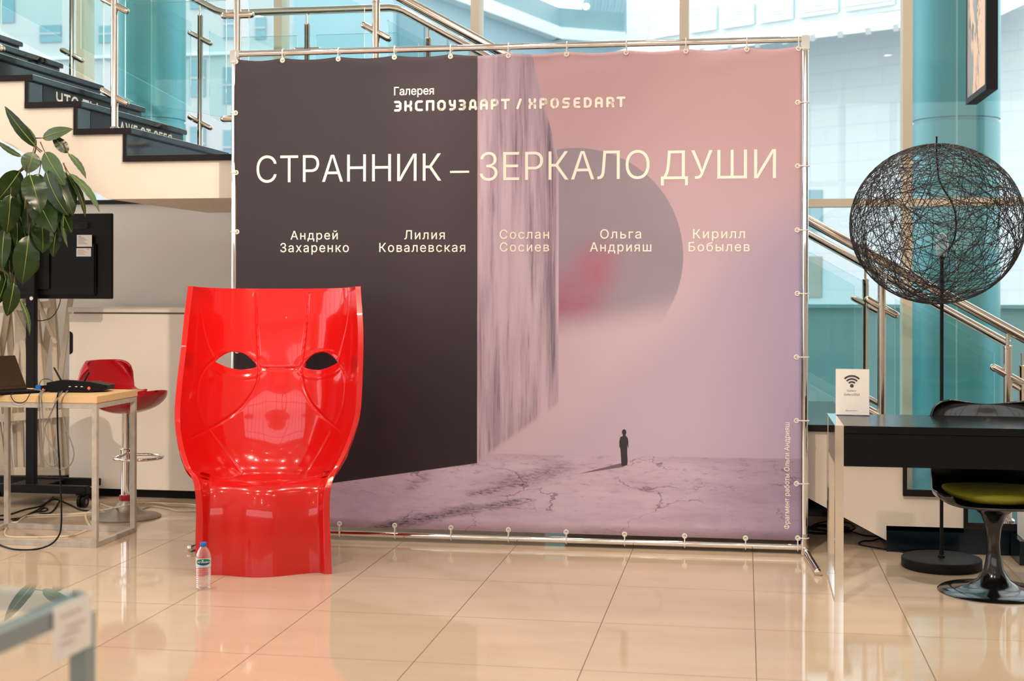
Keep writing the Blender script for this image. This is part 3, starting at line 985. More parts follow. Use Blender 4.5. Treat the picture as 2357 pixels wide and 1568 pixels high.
# small standing figure and its shadow, printed
def poly_print(name, pts, m, dd=0.0012):
    ps = [ban(*p) for p in pts]
    return B().add([(a, canvas_y(a, c) - dd, c) for a, c in ps], [tuple(range(len(ps)))]).build(name, m, eb)
fig = [(1437 + 5.2 * math.cos(t), 994.5 + 6.8 * math.sin(t)) for t in np.linspace(PI * 0.70, PI * 2.30, 18)]
fig += [(1441, 1003), (1445, 1007), (1446.5, 1014), (1447, 1028), (1446, 1031), (1444, 1022), (1444, 1040), (1445, 1062), (1444, 1070), (1438, 1072), (1430.5, 1071), (1430, 1055), (1429, 1040), (1428, 1031), (1426, 1027), (1426, 1016), (1428, 1006), (1434, 1003)]
M_fig2 = mat('figure_print', rgb(48, 44, 54), 0.6, noise=0.05)
poly_print('printed_figure', fig, M_fig2)
poly_print('printed_shadow', [(1333, 1090), (1429, 1066), (1437, 1070), (1436, 1074)], mat('shadow_print', rgb(112, 92, 108), 0.6, noise=0.05))

# grommets and cable ties
right_ties = [(1836, 237), (1836, 383), (1835, 530), (1835, 676), (1833, 822), (1833, 968), (1833, 1113), (1836, 1238)]
left_ties = [(545, 261), (546, 398), (547, 534), (547, 671), (548, 808), (548, 945), (548, 1080), (548, 1200)]
bot_ties = [(660, 1200), (783, 1205), (910, 1209), (1039, 1214), (1171, 1219), (1304, 1224), (1438, 1229), (1576, 1233), (1716, 1238)]
gm = None
def grommet(px, py):
    x, z = ban(px, py)
    prof = []
    g = B()
    n1, n2 = 16, 8
    vs, fs = [], []
    for i in range(n1):
        for j in range(n2):
            a, c = 2 * PI * i / n1, 2 * PI * j / n2
            rr = 0.0095 + 0.0042 * math.cos(c)
            vs.append((x + rr * math.cos(a), canvas_y(x, z) - 0.002 + 0.0035 * math.sin(c), z + rr * math.sin(a)))
            fs.append((i * n2 + j, ((i + 1) % n1) * n2 + j, ((i + 1) % n1) * n2 + (j + 1) % n2, i * n2 + (j + 1) % n2))
    g.add(vs, fs)
    n_ = len(g.v)
    g.build('grommet', M_tie, eb, True)
    return x, z
def tie(x, z, kind):
    y0 = canvas_y(x, z) - 0.004
    r = RP + 0.003
    if kind == 'T': pole = [(x, r * math.cos(t) * -1, BH + r * math.sin(t)) for t in np.linspace(-0.3, PI + 0.3, 12)]
    if kind == 'B': pole = [(x, -r * math.cos(t), 0.034 - r * math.sin(t)) for t in np.linspace(-0.3, PI + 0.3, 12)]
    if kind == 'R': pole = [(BWID + r * math.sin(t), -r * math.cos(t), z) for t in np.linspace(-0.3, PI + 0.3, 12)]
    if kind == 'L': pole = [(-r * math.sin(t), -r * math.cos(t), z) for t in np.linspace(-0.3, PI + 0.3, 12)]
    pts = [(x, y0, z)] + pole + [(x, 0.004, z), (x, y0, z)]
    B().tube(pts, 0.0030, 6).build('cable_tie', M_tie, eb, True)
for p in top_ties: tie(*grommet(*p), 'T')
tie(*ban(545, 143), 'L'); tie(*ban(1838, 113), 'R')
for p in right_ties: tie(*grommet(*p), 'R')
tie(*ban(1836, 1238), 'B')
for p in left_ties: tie(*grommet(*p), 'L')
for p in bot_ties: tie(*grommet(*p), 'B')

# ================================================================== red mask chair
CH = Vector((0.164, -0.742, 0))
CANG = 0.27
cx_ = Vector((math.cos(CANG), math.sin(CANG), 0)); cy_ = Vector((-math.sin(CANG), math.cos(CANG), 0))
def chloc(px, py, d):
    """image point -> chair coordinates (across, up) on the plane d metres behind the feet"""
    rr = ray(px, py)
    o = CH + cy_ * d
    t = (o - CAM).dot(cy_) / rr.dot(cy_)
    p = CAM + rr * t - CH
    return p.dot(cx_), p.z
C7 = lambda u, v: (380 + u / 2.118, 640 + v / 2.118)
edgeL = [(118, 55), (100, 200), (85, 350), (65, 520), (55, 680), (70, 800), (100, 900), (130, 970), (146, 1050), (150, 1150), (147, 1300), (148, 1450)]
edgeR = [(945, 55), (955, 200), (958, 300), (955, 450), (945, 640), (920, 740), (880, 840), (840, 920), (815, 1000), (805, 1060), (803, 1150), (808, 1300), (813, 1435)]
edge_d = lambda z: np.interp(z, [0, .40, .45, .50, .57, .63, .70, .80, .90, 1.05, 1.20, 1.34], [0, .0, .03, .065, .11, .135, .155, .18, .205, .25, .30, .36])
def edge_curve(E_):
    out = []
    for u, v in E_:
        p = C7(u, v); d = 0.1
        for _ in range(4):
            x, z = chloc(*p, d); d = float(edge_d(z))
        out.append((z, x))
    out.sort()
    return crom(out, 160)
eL, eR = edge_curve(edgeL), edge_curve(edgeR)
# profile rows: centre depth, centre height, edge height
prof = np.array([
 # yc,   zc,    ze
 (-.044, .000, .000), (-.046, .060, .060), (-.046, .130, .130), (-.042, .210, .210), (-.031, .290, .290), (-.012, .345, .345),
 (.010, .385, .385), (.050, .412, .418), (.100, .420, .440), (.190, .408, .462), (.290, .392, .485), (.370, .392, .515), (.435, .420, .555),
 (.480, .480, .600), (.508, .560, .660), (.528, .660, .730), (.546, .780, .820), (.566, .900, .920), (.588, 1.030, 1.040), (.612, 1.160, 1.165), (.634, 1.260, 1.268), (.648, 1.322, 1.336)])
NR, NC = 440, 330
pr = crom(prof, NR)
z_e = pr[:, 2]
xl_ = np.interp(z_e, eL[:, 0], eL[:, 1]); xr_ = np.interp(z_e, eR[:, 0], eR[:, 1])
ye = edge_d(z_e)
tt = np.linspace(-1, 1, NC)
# denser towards the rims
tt = np.sign(tt) * (1 - (1 - np.abs(tt)) ** 1.25)
T = np.abs(tt)[None, :]
yc, zc = pr[:, 0][:, None], pr[:, 1][:, None]
# 0 on the apron, 1 on the back
kb = np.clip((pr[:, 0] - 0.06) / 0.30, 0, 1)[:, None]
kb = kb * kb * (3 - 2 * kb)
xe = 0.009 * kb + np.where(tt[None, :] < 0, -xl_[:, None], xr_[:, None])   # half widths, both positive
# back: elliptical hollow; apron: bulging middle, recess, flange at the rim
TL = np.clip(T / 0.95, 0, 1); lipf = np.clip((T - 0.95) / 0.05, 0, 1)
sx_back = np.sin(TL * PI / 2) ** 0.92
wrap = 1 - np.cos(TL * PI / 2)
wrap = wrap ** 1.15
Xn = TL * (1 - kb) + (0.30 * TL + 0.70 * sx_back) * kb
X = np.sign(tt)[None, :] * (Xn * (np.abs(xe) - 0.026) + lipf * 0.026) * np.sign(np.abs(xe)) * np.where(tt[None, :] < 0, 1, 1)
apr = 0.078 * (1 - np.cos(np.clip(T / 0.86, 0, 1) * PI)) / 2
fl_ = np.clip((T - 0.83) / 0.12, 0, 1); fl_ = fl_ * fl_ * (3 - 2 * fl_)
Yapr = yc + apr * (1 - fl_) + fl_ * (ye[:, None] - yc)
Yback = yc + (ye[:, None] - yc) * wrap
Y = Yapr * (1 - kb) + Yback * kb + 0.004 * lipf
Z = zc + (z_e[:, None] - zc) * (kb * np.clip(T, 0, 1) ** 2.2 + (1 - kb) * fl_)
# soft modelling of the face: brow ridge, nose, cheeks, mouth hollow
def bumpf(x0, z0, rx, rz, h): return h * np.exp(-((X - x0) / rx) ** 2 - ((Z - z0) / rz) ** 2)
DZ = lambda px, py, d=0.5: chloc(px, py, d)
fx0, fz0 = DZ(640, 850)
Y = Y - kb * (bumpf(fx0, fz0 - .17, .070, .15, .012) + bumpf(fx0 - .16, fz0 - .18, .09, .11, .008) + bumpf(fx0 + .16, fz0 - .18, .09, .11, .008))
# carved seams
seams = [
 [(165, 72), (172, 160), (188, 270), (212, 350), (236, 402)], [(427, 80), (430, 200), (438, 330), (446, 447)],
 [(446, 447), (438, 520), (395, 600), (330, 668), (230, 728), (110, 775)],
 [(690, 80), (683, 200), (670, 330), (656, 446)], [(656, 446), (668, 530), (708, 615), (770, 680), (850, 730), (890, 752)],
 [(446, 447), (530, 452), (656, 446)], [(160, 955), (270, 961), (378, 958), (530, 956), (690, 954), (800, 938)],
 [(212, 735), (290, 850), (378, 958)], [(812, 745), (755, 850), (690, 954)],
 [(236, 402), (195, 440), (170, 505), (166, 600), (188, 690), (212, 735)], [(842, 404), (868, 440), (880, 500), (868, 620), (830, 720)],
 [(845, 400), (862, 340), (890, 220), (905, 72)]]
gd = np.full(X.shape, 9.0)
for sm_ in seams:
    pts = crom([DZ(*C7(u, v), 0.42) for u, v in sm_], 40)
    for a, b in zip(pts[:-1], pts[1:]):
        d = b - a; L2 = d @ d
        t = np.clip(((X - a[0]) * d[0] + (Z - a[1]) * d[1]) / L2, 0, 1)
        gd = np.minimum(gd, np.hypot(X - a[0] - t * d[0], Z - a[1] - t * d[1]))
gmask = (kb > 0.55) & (T < 0.80)
Y = Y + np.where(gmask, 0.0065 * np.exp(-(gd / 0.0050) ** 2), 0)
V = np.stack([X, Y, Z], -1)
# almond eye holes
def almond(cx0, cz0, w, hu, hd, tilt):
    def f(x, z):
        u = (x - cx0) / w; zz = z - cz0 - tilt * (x - cx0)
        k = np.clip(1 - u * u, 0, None)
        return np.maximum(zz - hu * np.sign(1 - u * u) * np.abs(1 - u * u), -zz - hd * np.sign(1 - u * u) * np.abs(1 - u * u) ** 1.2)
    return f
def eye(px0, px1, pyc, pyt, pyb, tilt):
    a, zc0 = DZ(px0, pyc, 0.42); b, _ = DZ(px1, pyc, 0.42)
    zt = DZ((px0 + px1) / 2, pyt, 0.45)[1]; zb = DZ((px0 + px1) / 2, pyb, 0.45)[1]
    return ((a + b) / 2, zc0, abs(b - a) / 2, zt - zc0, zc0 - zb, tilt)
eyes = [eye(492, 588, 842, 812, 853, -0.15), eye(691, 778, 842, 812, 853, 0.15)]
F = np.full(X.shape, 1.0)
for e_ in eyes:
    f_ = almond(*e_)(X, Z)
    F = np.where(kb > 0.5, np.minimum(F, f_), F)
# raise a lip round the eyes
for (ex, ez, ew, eu, ed, et) in eyes:
    q = np.hypot((X - ex) / (ew * 1.18), (Z - ez - et * (X - ex)) / ((eu + ed) * 0.72))
    V[..., 1] -= np.where(kb > 0.5, 0.004 * np.exp(-((q - 1.0) / 0.14) ** 2), 0)
# cut the eye holes: clip every grid cell by the outline
verts = [tuple(v) for v in V.reshape(-1, 3)]
idx = np.arange(NR * NC).reshape(NR, NC)
neg = F < 0
nin = neg[:-1, :-1].astype(int) + neg[:-1, 1:] + neg[1:, 1:] + neg[1:, :-1]
quads = np.stack([idx[:-1, :-1], idx[:-1, 1:], idx[1:, 1:], idx[1:, :-1]], -1)
faces = [tuple(int(k) for k in f) for f in quads[nin == 0]]
Ff = F.ravel()
cache = {}
def cutv(a, b):
    k = (min(a, b), max(a, b))
    if k not in cache:
        t = Ff[k[0]] / (Ff[k[0]] - Ff[k[1]])
        t = min(max(t, 0.02), 0.98)
        p, q_ = verts[k[0]], verts[k[1]]
        cache[k] = len(verts)
        verts.append(tuple(p[i] + (q_[i] - p[i]) * t for i in range(3)))
    return cache[k]
for cell in quads[(nin > 0) & (nin < 4)]:
    poly = []
    for i in range(4):
        a_, b_c = int(cell[i]), int(cell[(i + 1) % 4])
        if Ff[a_] >= 0: poly.append(a_)
        if (Ff[a_] >= 0) != (Ff[b_c] >= 0): poly.append(cutv(a_, b_c))
    if len(poly) >= 3: faces.append(tuple(poly))
me = bpy.data.meshes.new('mask_chair')
me.from_pydata(verts, [], faces)
bm = bmesh.new(); bm.from_mesh(me)
bmesh.ops.delete(bm, geom=[v for v in bm.verts if not v.link_faces], context='VERTS')
bm.to_mesh(me); bm.free()
chair = new_obj('mask_chair', me, M_red, None, True)
so = chair.modifiers.new('shell', 'SOLIDIFY'); so.thickness = 0.026; so.offset = -1; so.use_even_offset = False
me.set_sharp_from_angle(angle=1.2)
chair.location = CH; chair.rotation_euler = (0, 0, CANG)
tag(chair, 'glossy red moulded armchair shaped like a giant face mask with two eye holes', 'chair')

# ================================================================== water bottle
bp0 = on(468, 1356)
bt = empty('water_bottle', (bp0.x, bp0.y, 0))
tag(bt, 'clear plastic water bottle with blue cap on the floor before the red chair', 'bottle')
M_pet = glassmat('clear_plastic', (0.93, 0.95, 0.96, 1), ior=1.35)
_nt = M_pet.node_tree
_lw = _nt.nodes.new('ShaderNodeLayerWeight'); _lw.inputs['Blend'].default_value = 0.32
_mx = [q for q in _nt.nodes if q.type == 'MIX_SHADER'][0]
_nt.links.new(_lw.outputs['Facing'], _mx.inputs[0])
_df = _nt.nodes.new('ShaderNodeBsdfDiffuse'); _df.inputs[0].default_value = (0.9, 0.93, 0.95, 1)
_m2 = _nt.nodes.new('ShaderNodeMixShader'); _m2.inputs[0].default_value = 0.07
_nt.links.new(_mx.outputs[0], _m2.inputs[1]); _nt.links.new(_df.outputs[0], _m2.inputs[2])
_nt.links.new(_m2.outputs[0], [q for q in _nt.nodes if q.type == 'OUTPUT_MATERIAL'][0].inputs[0])
BHT = 0.205; BR_ = 0.0335
pf_ = [(0.020, 0.004), (0.029, 0.0), (BR_, 0.008)]
z = 0.012
while z < 0.098:
    pf_ += [(BR_, z), (BR_ - 0.0022, z + 0.0035), (BR_, z + 0.007)]; z += 0.0095
pf_ += [(BR_, 0.10), (BR_, 0.142), (BR_ * 0.95, 0.152), (BR_ * 0.82, 0.164), (BR_ * 0.62, 0.176), (0.0135, 0.186), (0.0125, 0.190), (0.0125, 0.196)]
B().lathe(pf_, (0, 0, 0), 40).build('bottle_body', M_pet, bt, True)
B().lathe([(0.0148, 0.188), (0.0152, 0.189), (0.0152, 0.2035), (0.0140, 0.2055), (0, 0.2055)], (0, 0, 0), 28).build('cap', M_blue, bt, True)
lab = B()
M_lab = mat('clear_label', rgb(205, 222, 222), 0.4, noise=0.02)
lv = []
va = math.atan2(CAM.y - bp0.y, CAM.x - bp0.x)
def onb(a, z_, rr=BR_ + 0.0006): return (rr * math.cos(va + a), rr * math.sin(va + a), z_)
def bpatch(name, pts, m, rr, parent):
    return B().add([onb(a, c, rr) for a, c in pts], [tuple(range(len(pts)))]).build(name, m, parent)
na = 24
vs = [onb(-1.3 + 2.6 * i / na, zz) for zz in (0.102, 0.140) for i in range(na + 1)]
lb2 = B().add(vs, [(i, i + 1, i + na + 2, i + na + 1) for i in range(na)]).build('label', M_lab, bt, True)
M_green = mat('label_green', rgb(0, 112, 90), 0.4, noise=0.1, nscale=60)
M_navy = mat('label_navy', rgb(6, 62, 96), 0.4, noise=0.05)
def strip(name, f0, f1, a0, a1, m, rr):
    k = 16
    vs = [onb(a0 + (a1 - a0) * i / k, (f0 if jj == 0 else f1)(-1 + 2 * i / k), rr) for jj in (0, 1) for i in range(k + 1)]
    return B().add(vs, [(i, i + 1, i + k + 2, i + k + 1) for i in range(k)]).build(name, m, lb2, True)
el = lambda u: 0.014 * math.sqrt(max(0, 1 - u * u))
strip('label_emblem', lambda u: 0.124, lambda u: 0.124 + el(u), -1.05, 1.05, M_green, BR_ + 0.0009)
strip('label_emblem', lambda u: 0.124 - el(u), lambda u: 0.124, -1.05, 1.05, M_navy, BR_ + 0.0009)
strip('label_emblem', lambda u: 0.106, lambda u: 0.108, -0.45, 0.45, mat('label_cyan', rgb(70, 180, 190), 0.4), BR_ + 0.0009)
lettering('label_lettering', 'ЛАГУНОВКА', -0.95, 0.95, 0.120, 0.0068, lambda a, b: onb(a, b, BR_ + 0.0013), M_print, lb2, 0.012)
lettering('label_lettering', 'v', -0.22, 0.04, 0.1275, 0.010, lambda a, b: onb(a, b, BR_ + 0.0013), M_print, lb2, 0.02)

# ================================================================== desk, sign, tulip chair, lamp (right)
DX0 = 2.737; DYF, DYB = -0.821, -0.255; DZT = 0.747; DX1 = 4.25
dk = empty('desk', ((DX0 + DX1) / 2, (DYF + DYB) / 2, 0))
tag(dk, 'black lacquered desk with square chrome frame legs at the right', 'desk')
LW = 0.036
for (x0, x1) in ((DX0, DX0 + LW), (DX1 - LW, DX1)):
    for y in (DYF, DYB - LW):
        B().box(x0, x1, y, y + LW, 0.0, DZT - 0.004).build('leg', M_chrome, dk, bevel=0.0015)
    B().box(x0, x1, DYF + LW, DYB - LW, 0.0, 0.012).build('floor_rail', M_chrome, dk, bevel=0.0015)
    B().box(x0 + 0.002, x1 - 0.002, DYF + LW, DYB - LW, DZT - 0.17, DZT - 0.006).build('side_panel', M_chrome, dk, bevel=0.0015)
B().box(DX0 + LW + 0.001, DX1 - LW - 0.001, DYF + 0.004, DYB, DZT - 0.032, DZT).build('desktop', M_desk, dk, bevel=0.002)
B().box(DX0 + LW + 0.001, DX1 - LW - 0.001, DYF + 0.008, DYB - 0.02, DZT - 0.172, DZT - 0.034).build('drawer_box', M_desk, dk, bevel=0.002)
B().box(DX0 - 0.0005, DX0 + LW + 0.001, DYF, DYB, DZT - 0.004, DZT + 0.001).build('chrome_cap', M_chrome, dk)
rebase(dk)

s0 = on(1962, 957, DZT)
sg = empty('table_sign', s0, -0.03)
tag(sg, 'small white wireless network sign standing on the left end of the black desk', 'sign')
sw = (at(2001, 900, s0.y).x - at(1924, 900, s0.y).x)
sh = at(1960, 850, s0.y).z - DZT
B().box(-sw / 2, sw / 2, -0.0015, 0.0015, 0.004, sh).build('card', M_cardw, sg)
B().box(-sw / 2 - 0.002, sw / 2 + 0.002, 0.0018, 0.0045, 0.0, sh + 0.002).box(-sw / 2 - 0.002, sw / 2 + 0.002, 0.0045, 0.055, 0.0, 0.003).build('acrylic_holder', M_pet, sg)
kx = sw / 77.0
def spx(px, py): return ((px - 1962.5) * kx, -0.0021, (957 - py) * kx * 1.0)
c0 = (1910 + 617 / 12.06, 840 + 560 / 12.06)
def arc(r0, r1, a):
    ps = [(c0[0] + r1 * math.sin(t), c0[1] - r1 * math.cos(t)) for t in np.linspace(-a, a, 20)] + [(c0[0] + r0 * math.sin(t), c0[1] - r0 * math.cos(t)) for t in np.linspace(a, -a, 20)]
    return [spx(*p) for p in ps]
for r0, r1, a in ((7.2, 11.3, 0.86), (14.2, 18.3, 0.82), (21.2, 25.6, 0.80)):
    ps = arc(r0, r1, a)
    B().add(ps, [tuple(range(40))]).build('wireless_symbol', M_ink, sg)
B().add([spx(c0[0] + 4.4 * math.cos(t), c0[1] + 4.4 * math.sin(t)) for t in np.linspace(0, 2 * PI, 24, endpoint=False)], [tuple(range(24))]).build('wireless_symbol', M_ink, sg)
for body, a, b, y, c in (('Gallery', 480, 735, 722, 55), ('Gallery2023', 395, 828, 836, 58), ('@xposedart', 445, 772, 1278, 32)):
    p0, p1 = 1910 + a / 12.06, 1910 + b / 12.06
    yy = 840 + y / 12.06
    lettering('sign_lettering', body, spx(p0, yy)[0], spx(p1, yy)[0], spx(p0, yy)[2], c / 12.06 * kx, lambda p, q: (p, -0.0021, q), M_ink if c > 40 else M_inkl, sg, 0.0)

# tulip chair, facing the viewer behind the desk
tp = on(2287, 1363)
tc_ = empty('tulip_chair', (tp.x, tp.y, 0), -0.06)
tag(tc_, 'black glossy pedestal chair with an olive seat cushion behind the black desk', 'chair')
B().lathe([(0.0, 0.0), (0.232, 0.0), (0.236, 0.004), (0.228, 0.010), (0.17, 0.017), (0.11, 0.030), (0.07, 0.055), (0.042, 0.10), (0.029, 0.17), (0.026, 0.22), (0.032, 0.28), (0.055, 0.34), (0.10, 0.375), (0.14, 0.385), (0.0, 0.386)], (0, 0, 0), 56).build('pedestal', M_gblack, tc_, True)
# shell: one swept surface, seat -> back
rows = 60; cols = 41
P_ = crom([(-0.240, 0.398, 0.19), (-0.20, 0.396, 0.225), (-0.10, 0.40, 0.25), (0.02, 0.392, 0.255), (0.12, 0.40, 0.25), (0.19, 0.44, 0.245), (0.225, 0.52, 0.25), (0.245, 0.61, 0.262), (0.262, 0.70, 0.258), (0.275, 0.775, 0.238), (0.280, 0.806, 0.205), (0.281, 0.818, 0.165)], rows)
vs, fs = [], []
for i, (yy, zz, w) in enumerate(P_):
    bk = min(max((zz - 0.42) / 0.16, 0), 1) if yy > 0.1 else 0
    for j in range(cols):
        t = -1 + 2 * j / (cols - 1)
        x = w * math.sin(t * PI / 2) ** 1
        up_ = 0.050 * abs(t) ** 3.2 * (1 - bk)
        fw_ = 0.050 * (1 - math.cos(t * PI / 2)) * bk
        dip = 0.010 * math.exp(-(t / 0.45) ** 2) * max(0, (zz - 0.75) / 0.04) if zz > 0.75 else 0
        vs.append((x, yy - fw_, zz + up_ - dip))
for i in range(rows - 1):
    for j in range(cols - 1):
        a = i * cols + j
        fs.append((a, a + 1, a + cols + 1, a + cols))
sh_ = B().add(vs, fs).build('shell', M_gblack, tc_, True)
so = sh_.modifiers.new('thick', 'SOLIDIFY'); so.thickness = 0.011; so.offset = 0
# cushion
vs, fs = [], []
n1, n2 = 14, 40
for i in range(n1 + 1):
    ph = PI * i / n1
    for j in range(n2):
        a = 2 * PI * j / n2
        rr = math.sin(ph) ** 0.55
        vs.append((0.222 * rr * math.cos(a), -0.040 + 0.198 * rr * math.sin(a), 0.438 + 0.034 * math.cos(ph) + 0.022 * (rr * math.cos(a)) ** 4))
for i in range(n1):
    for j in range(n2):
        fs.append((i * n2 + j, i * n2 + (j + 1) % n2, (i + 1) * n2 + (j + 1) % n2, (i + 1) * n2 + j))
B().add(vs, fs).build('seat_cushion', M_olive, tc_, True)

# wire globe floor lamp
lp = on(2167, 1306)
LR = at(2360, 515, lp.y).x
lx, ly = lp.x, lp.y
gc = at(2155, 516, ly)
rh = (at(2363, 516, ly).x - at(1947, 516, ly).x) / 2 * 0.97
rv = rh * 0.95
lamp = empty('globe_lamp', (lx, ly, 0))
tag(lamp, 'floor lamp with a large globe of tangled black thread on a thin black pole', 'lamp')
B().lathe([(0.0, 0.0), (0.182, 0.0), (0.185, 0.004), (0.185, 0.044), (0.181, 0.048), (0.0, 0.048)], (0, 0, 0), 64).build('base', M_blackm, lamp, True)
B().lathe([(0.016, 0.048), (0.016, 0.056), (0.011, 0.060), (0.011, 0.10)], (0, 0, 0), 20).build('collar', M_blackm, lamp, True)
zb_ = at(2164, 588, ly).z
B().tube([(0, 0, 0.06), (0, 0, zb_)], 0.0085, 12).build('pole', M_blackm, lamp, True)
gl = Vector((gc.x - lx, 0.0, gc.z))
bulb_m = glassmat('bulb_glass', (0.92, 0.92, 0.90, 1))
B().lathe([(0.0, 0.0), (0.022, 0.004), (0.028, 0.03), (0.028, 0.075), (0.022, 0.10), (0.010, 0.115), (0, 0.118)], (0, 0, zb_ - 0.01), 24).build('bulb', M_pet, lamp, True)
L4 = lambda px, py: Vector((at(px, py, ly).x - lx, 0, at(px, py, ly).z))
cordp = [L4(2168, 602), L4(2182, 580), L4(2198, 545), L4(2200, 500), L4(2190, 465), L4(2170, 432), L4(2160, 405), L4(2156, 350), L4(2156, 314)]
B().tube(curve3(cordp, 50), 0.0042, 8).build('cord', M_blackm, lamp, True)
# random thread shell
th = B()
rg = np.random.default_rng(5)
for k in range(190):
    nrm = rg.normal(size=3); nrm /= np.linalg.norm(nrm)
    a = np.cross(nrm, [0.3, 0.5, 0.8]); a /= np.linalg.norm(a); b = np.cross(nrm, a)
    h = rg.uniform(-0.80, 0.80) if k % 3 else rg.uniform(-0.25, 0.25)
    rr = math.sqrt(1 - h * h)
    ph = rg.uniform(0, 6.28)
    span = 2 * PI if rr < 0.7 else rg.uniform(3.2, 6.28)
    m_ = max(14, int(46 * rr * span / 6.28))
    pts = []
    wob = rg.normal(0, 0.05, 3)
    for i in range(m_ + 1):
        t = ph + span * i / m_
        p = nrm * (h + wob[0] * math.sin(2 * t) ) + (a * math.cos(t) + b * math.sin(t)) * rr
        p = p / np.linalg.norm(p)
        pts.append(gl + Vector((p[0] * rh, p[1] * rh, p[2] * rv)))
    th.tube(pts, rg.uniform(0.0011, 0.0017), 4, caps=False)
th.build('thread_globe', mat('black_thread', (0.012, 0.009, 0.008, 1), 0.5, noise=0.3, nscale=30), lamp, True)
cf = [on(2245, 1296) - Vector((lx, ly, 0)), on(2252, 1302) - Vector((lx, ly, 0)), on(2247, 1288) - Vector((lx, ly, 0))]
fc = [on(2200, 1283), on(2140, 1281), on(2068, 1271), on(2010, 1262), on(1978, 1255), on(1985, 1248), on(2010, 1246), on(2030, 1238)]
B().tube([p - Vector((lx, ly, 0)) + Vector((0, 0, 0.004)) for p in curve3(fc, 60)], 0.004, 8).build('flex', M_blackm, lamp, True)

# hank of black cable under the stairs
cb = B()
for k in range(5):
    ctr = on(1885 + 9 * k, 1222 + 3 * (k % 2))
    pts = [ctr + Vector((0.11 * math.cos(t) * (1 + 0.1 * math.sin(3 * t + k)), 0.10 * math.sin(t), 0.006 + 0.007 * k * abs(math.sin(t / 2 + k)))) for t in np.linspace(0, 2 * PI * 1.1, 40)]
    cb.tube(pts, 0.0042, 7)
tl = [on(1938, 1226), on(1960, 1226), on(1990, 1235), on(2026, 1237)]
cb.tube([p + Vector((0, 0, 0.005)) for p in curve3(tl, 30)], 0.0042, 7)
o = cb.build('power_cable', M_black, None, True)
tag(o, 'loose hank of black cable on the floor under the lower stair flight', 'cable')

# white newel box at the right picture edge
nb_ = on(2347, 1302)
nw = empty('pedestal_post', (nb_.x + 0.11, nb_.y + 0.11, 0))
tag(nw, 'white square post on a black block at the right edge behind the pedestal chair', 'post')
B().box(-0.11, 0.11, -0.11, 0.11, 0, 0.115).build('block', M_gran, nw, bevel=0.002)
B().box(-0.085, 0.085, -0.085, 0.085, 0.115, 0.34).build('shaft', M_cardw, nw, bevel=0.002)

# framed picture hung edge-on at the top right
pnr = at(2276, 206, -1.55); pfr = at(2229, 241, -1.12)
zb2 = (pnr.z + pfr.z) / 2
dirp = Vector((pnr.x - pfr.x, pnr.y - pfr.y, 0)); PW = dirp.length
pic = empty('hanging_picture', ((pnr.x + pfr.x) / 2, (pnr.y + pfr.y) / 2, zb2), math.atan2(dirp.y, dirp.x))
tag(pic, 'framed abstract picture hanging edge-on from the ceiling above the globe lamp', 'picture')
PHT = 1.25
b_ = B(); fw = 0.022
b_.box(-PW / 2, PW / 2, -0.010, 0.032, 0, fw).box(-PW / 2, PW / 2, -0.010, 0.032, PHT - fw, PHT).box(-PW / 2, -PW / 2 + fw, -0.010, 0.032, fw, PHT - fw).box(PW / 2 - fw, PW / 2, -0.010, 0.032, fw, PHT - fw)
b_.box(-PW / 2 + fw, PW / 2 - fw, 0.020, 0.030, fw, PHT - fw)
b_.build('picture_frame', M_black, pic)
mp_ = mat('abstract_artwork', rgb(225, 200, 175), 0.4)
nt = mp_.node_tree
tcn = nt.nodes.new('ShaderNodeTexCoord'); spn = nt.nodes.new('ShaderNodeSeparateXYZ'); nt.links.new(tcn.outputs['Object'], spn.inputs[0])
xx, zz = S(nt, spn.outputs[0]), S(nt, spn.outputs[2])
nn = noise2(nt, xx, zz, 5, 1.8, 2, 0.5, dist=1.0)
c_ = mixc(nt, nn.sm(0.47, 0.52), rgb(232, 206, 182), rgb(150, 158, 160))
c_ = mixc(nt, noise2(nt, xx, zz, 14, 5, 2, w=4.0, dist=2.0).sm(0.58, 0.62), c_, rgb(120, 122, 122))
nt.links.new(c_.k, nt.nodes['Principled BSDF'].inputs['Base Color'])
B().box(-PW / 2 + fw, PW / 2 - fw, -0.008, 0.0, fw, PHT - fw).build('artwork', mp_, pic)
for x in (-PW / 2 + 0.05, PW / 2 - 0.05):
    B().tube([(x, -0.01, PHT), (x, -0.01, RZ - zb2)], 0.0012, 6).build('hanging_wire', M_steel, pic)

# ================================================================== left side: cabinet, stool, table and electronics
YCB = 1.30
cxa = at(159, 900, YCB).x; cxb = -0.70
cz = at(300, 708, YCB).z
cab = empty('cabinet', ((cxa + cxb) / 2, 1.56, 0))
tag(cab, 'low white laminate cabinet with a dark oval grip hole beneath the stair landing', 'cabinet')
zk = 0.055
B().box(cxa, cxb, YCB, 1.86, zk, cz - 0.042).build('body', M_cab, cab, bevel=0.002)
B().box(cxa - 0.004, cxb + 0.004, YCB - 0.012, 1.87, cz - 0.030, cz).build('worktop', M_cab, cab, bevel=0.003)
B().box(cxa + 0.02, cxb - 0.02, YCB + 0.02, 1.85, cz - 0.042, cz - 0.030).build('shadow_gap', mat('grey_gap', rgb(150, 140, 126), 0.6), cab)
B().box(cxa + 0.02, cxb - 0.02, YCB + 0.05, 1.85, 0, zk).build('toe_kick', M_black, cab)
h0, h1 = at(160, 763, YCB), at(168, 816, YCB)
hp = []
rr = (h0.z - h1.z) * 0.16
for sg_, zc_ in ((1, h0.z - rr), (-1, h1.z + rr)):
    for k in range(7):
        a = (PI / 2) * k / 6
        if sg_ > 0: hp.append((h1.x - rr + rr * math.cos(a), zc_ + rr * math.sin(a)))
        else: hp.append((h1.x - rr + rr * math.sin(a), zc_ - rr * math.cos(a)))
top_ = hp[:7]; bot_ = hp[7:]
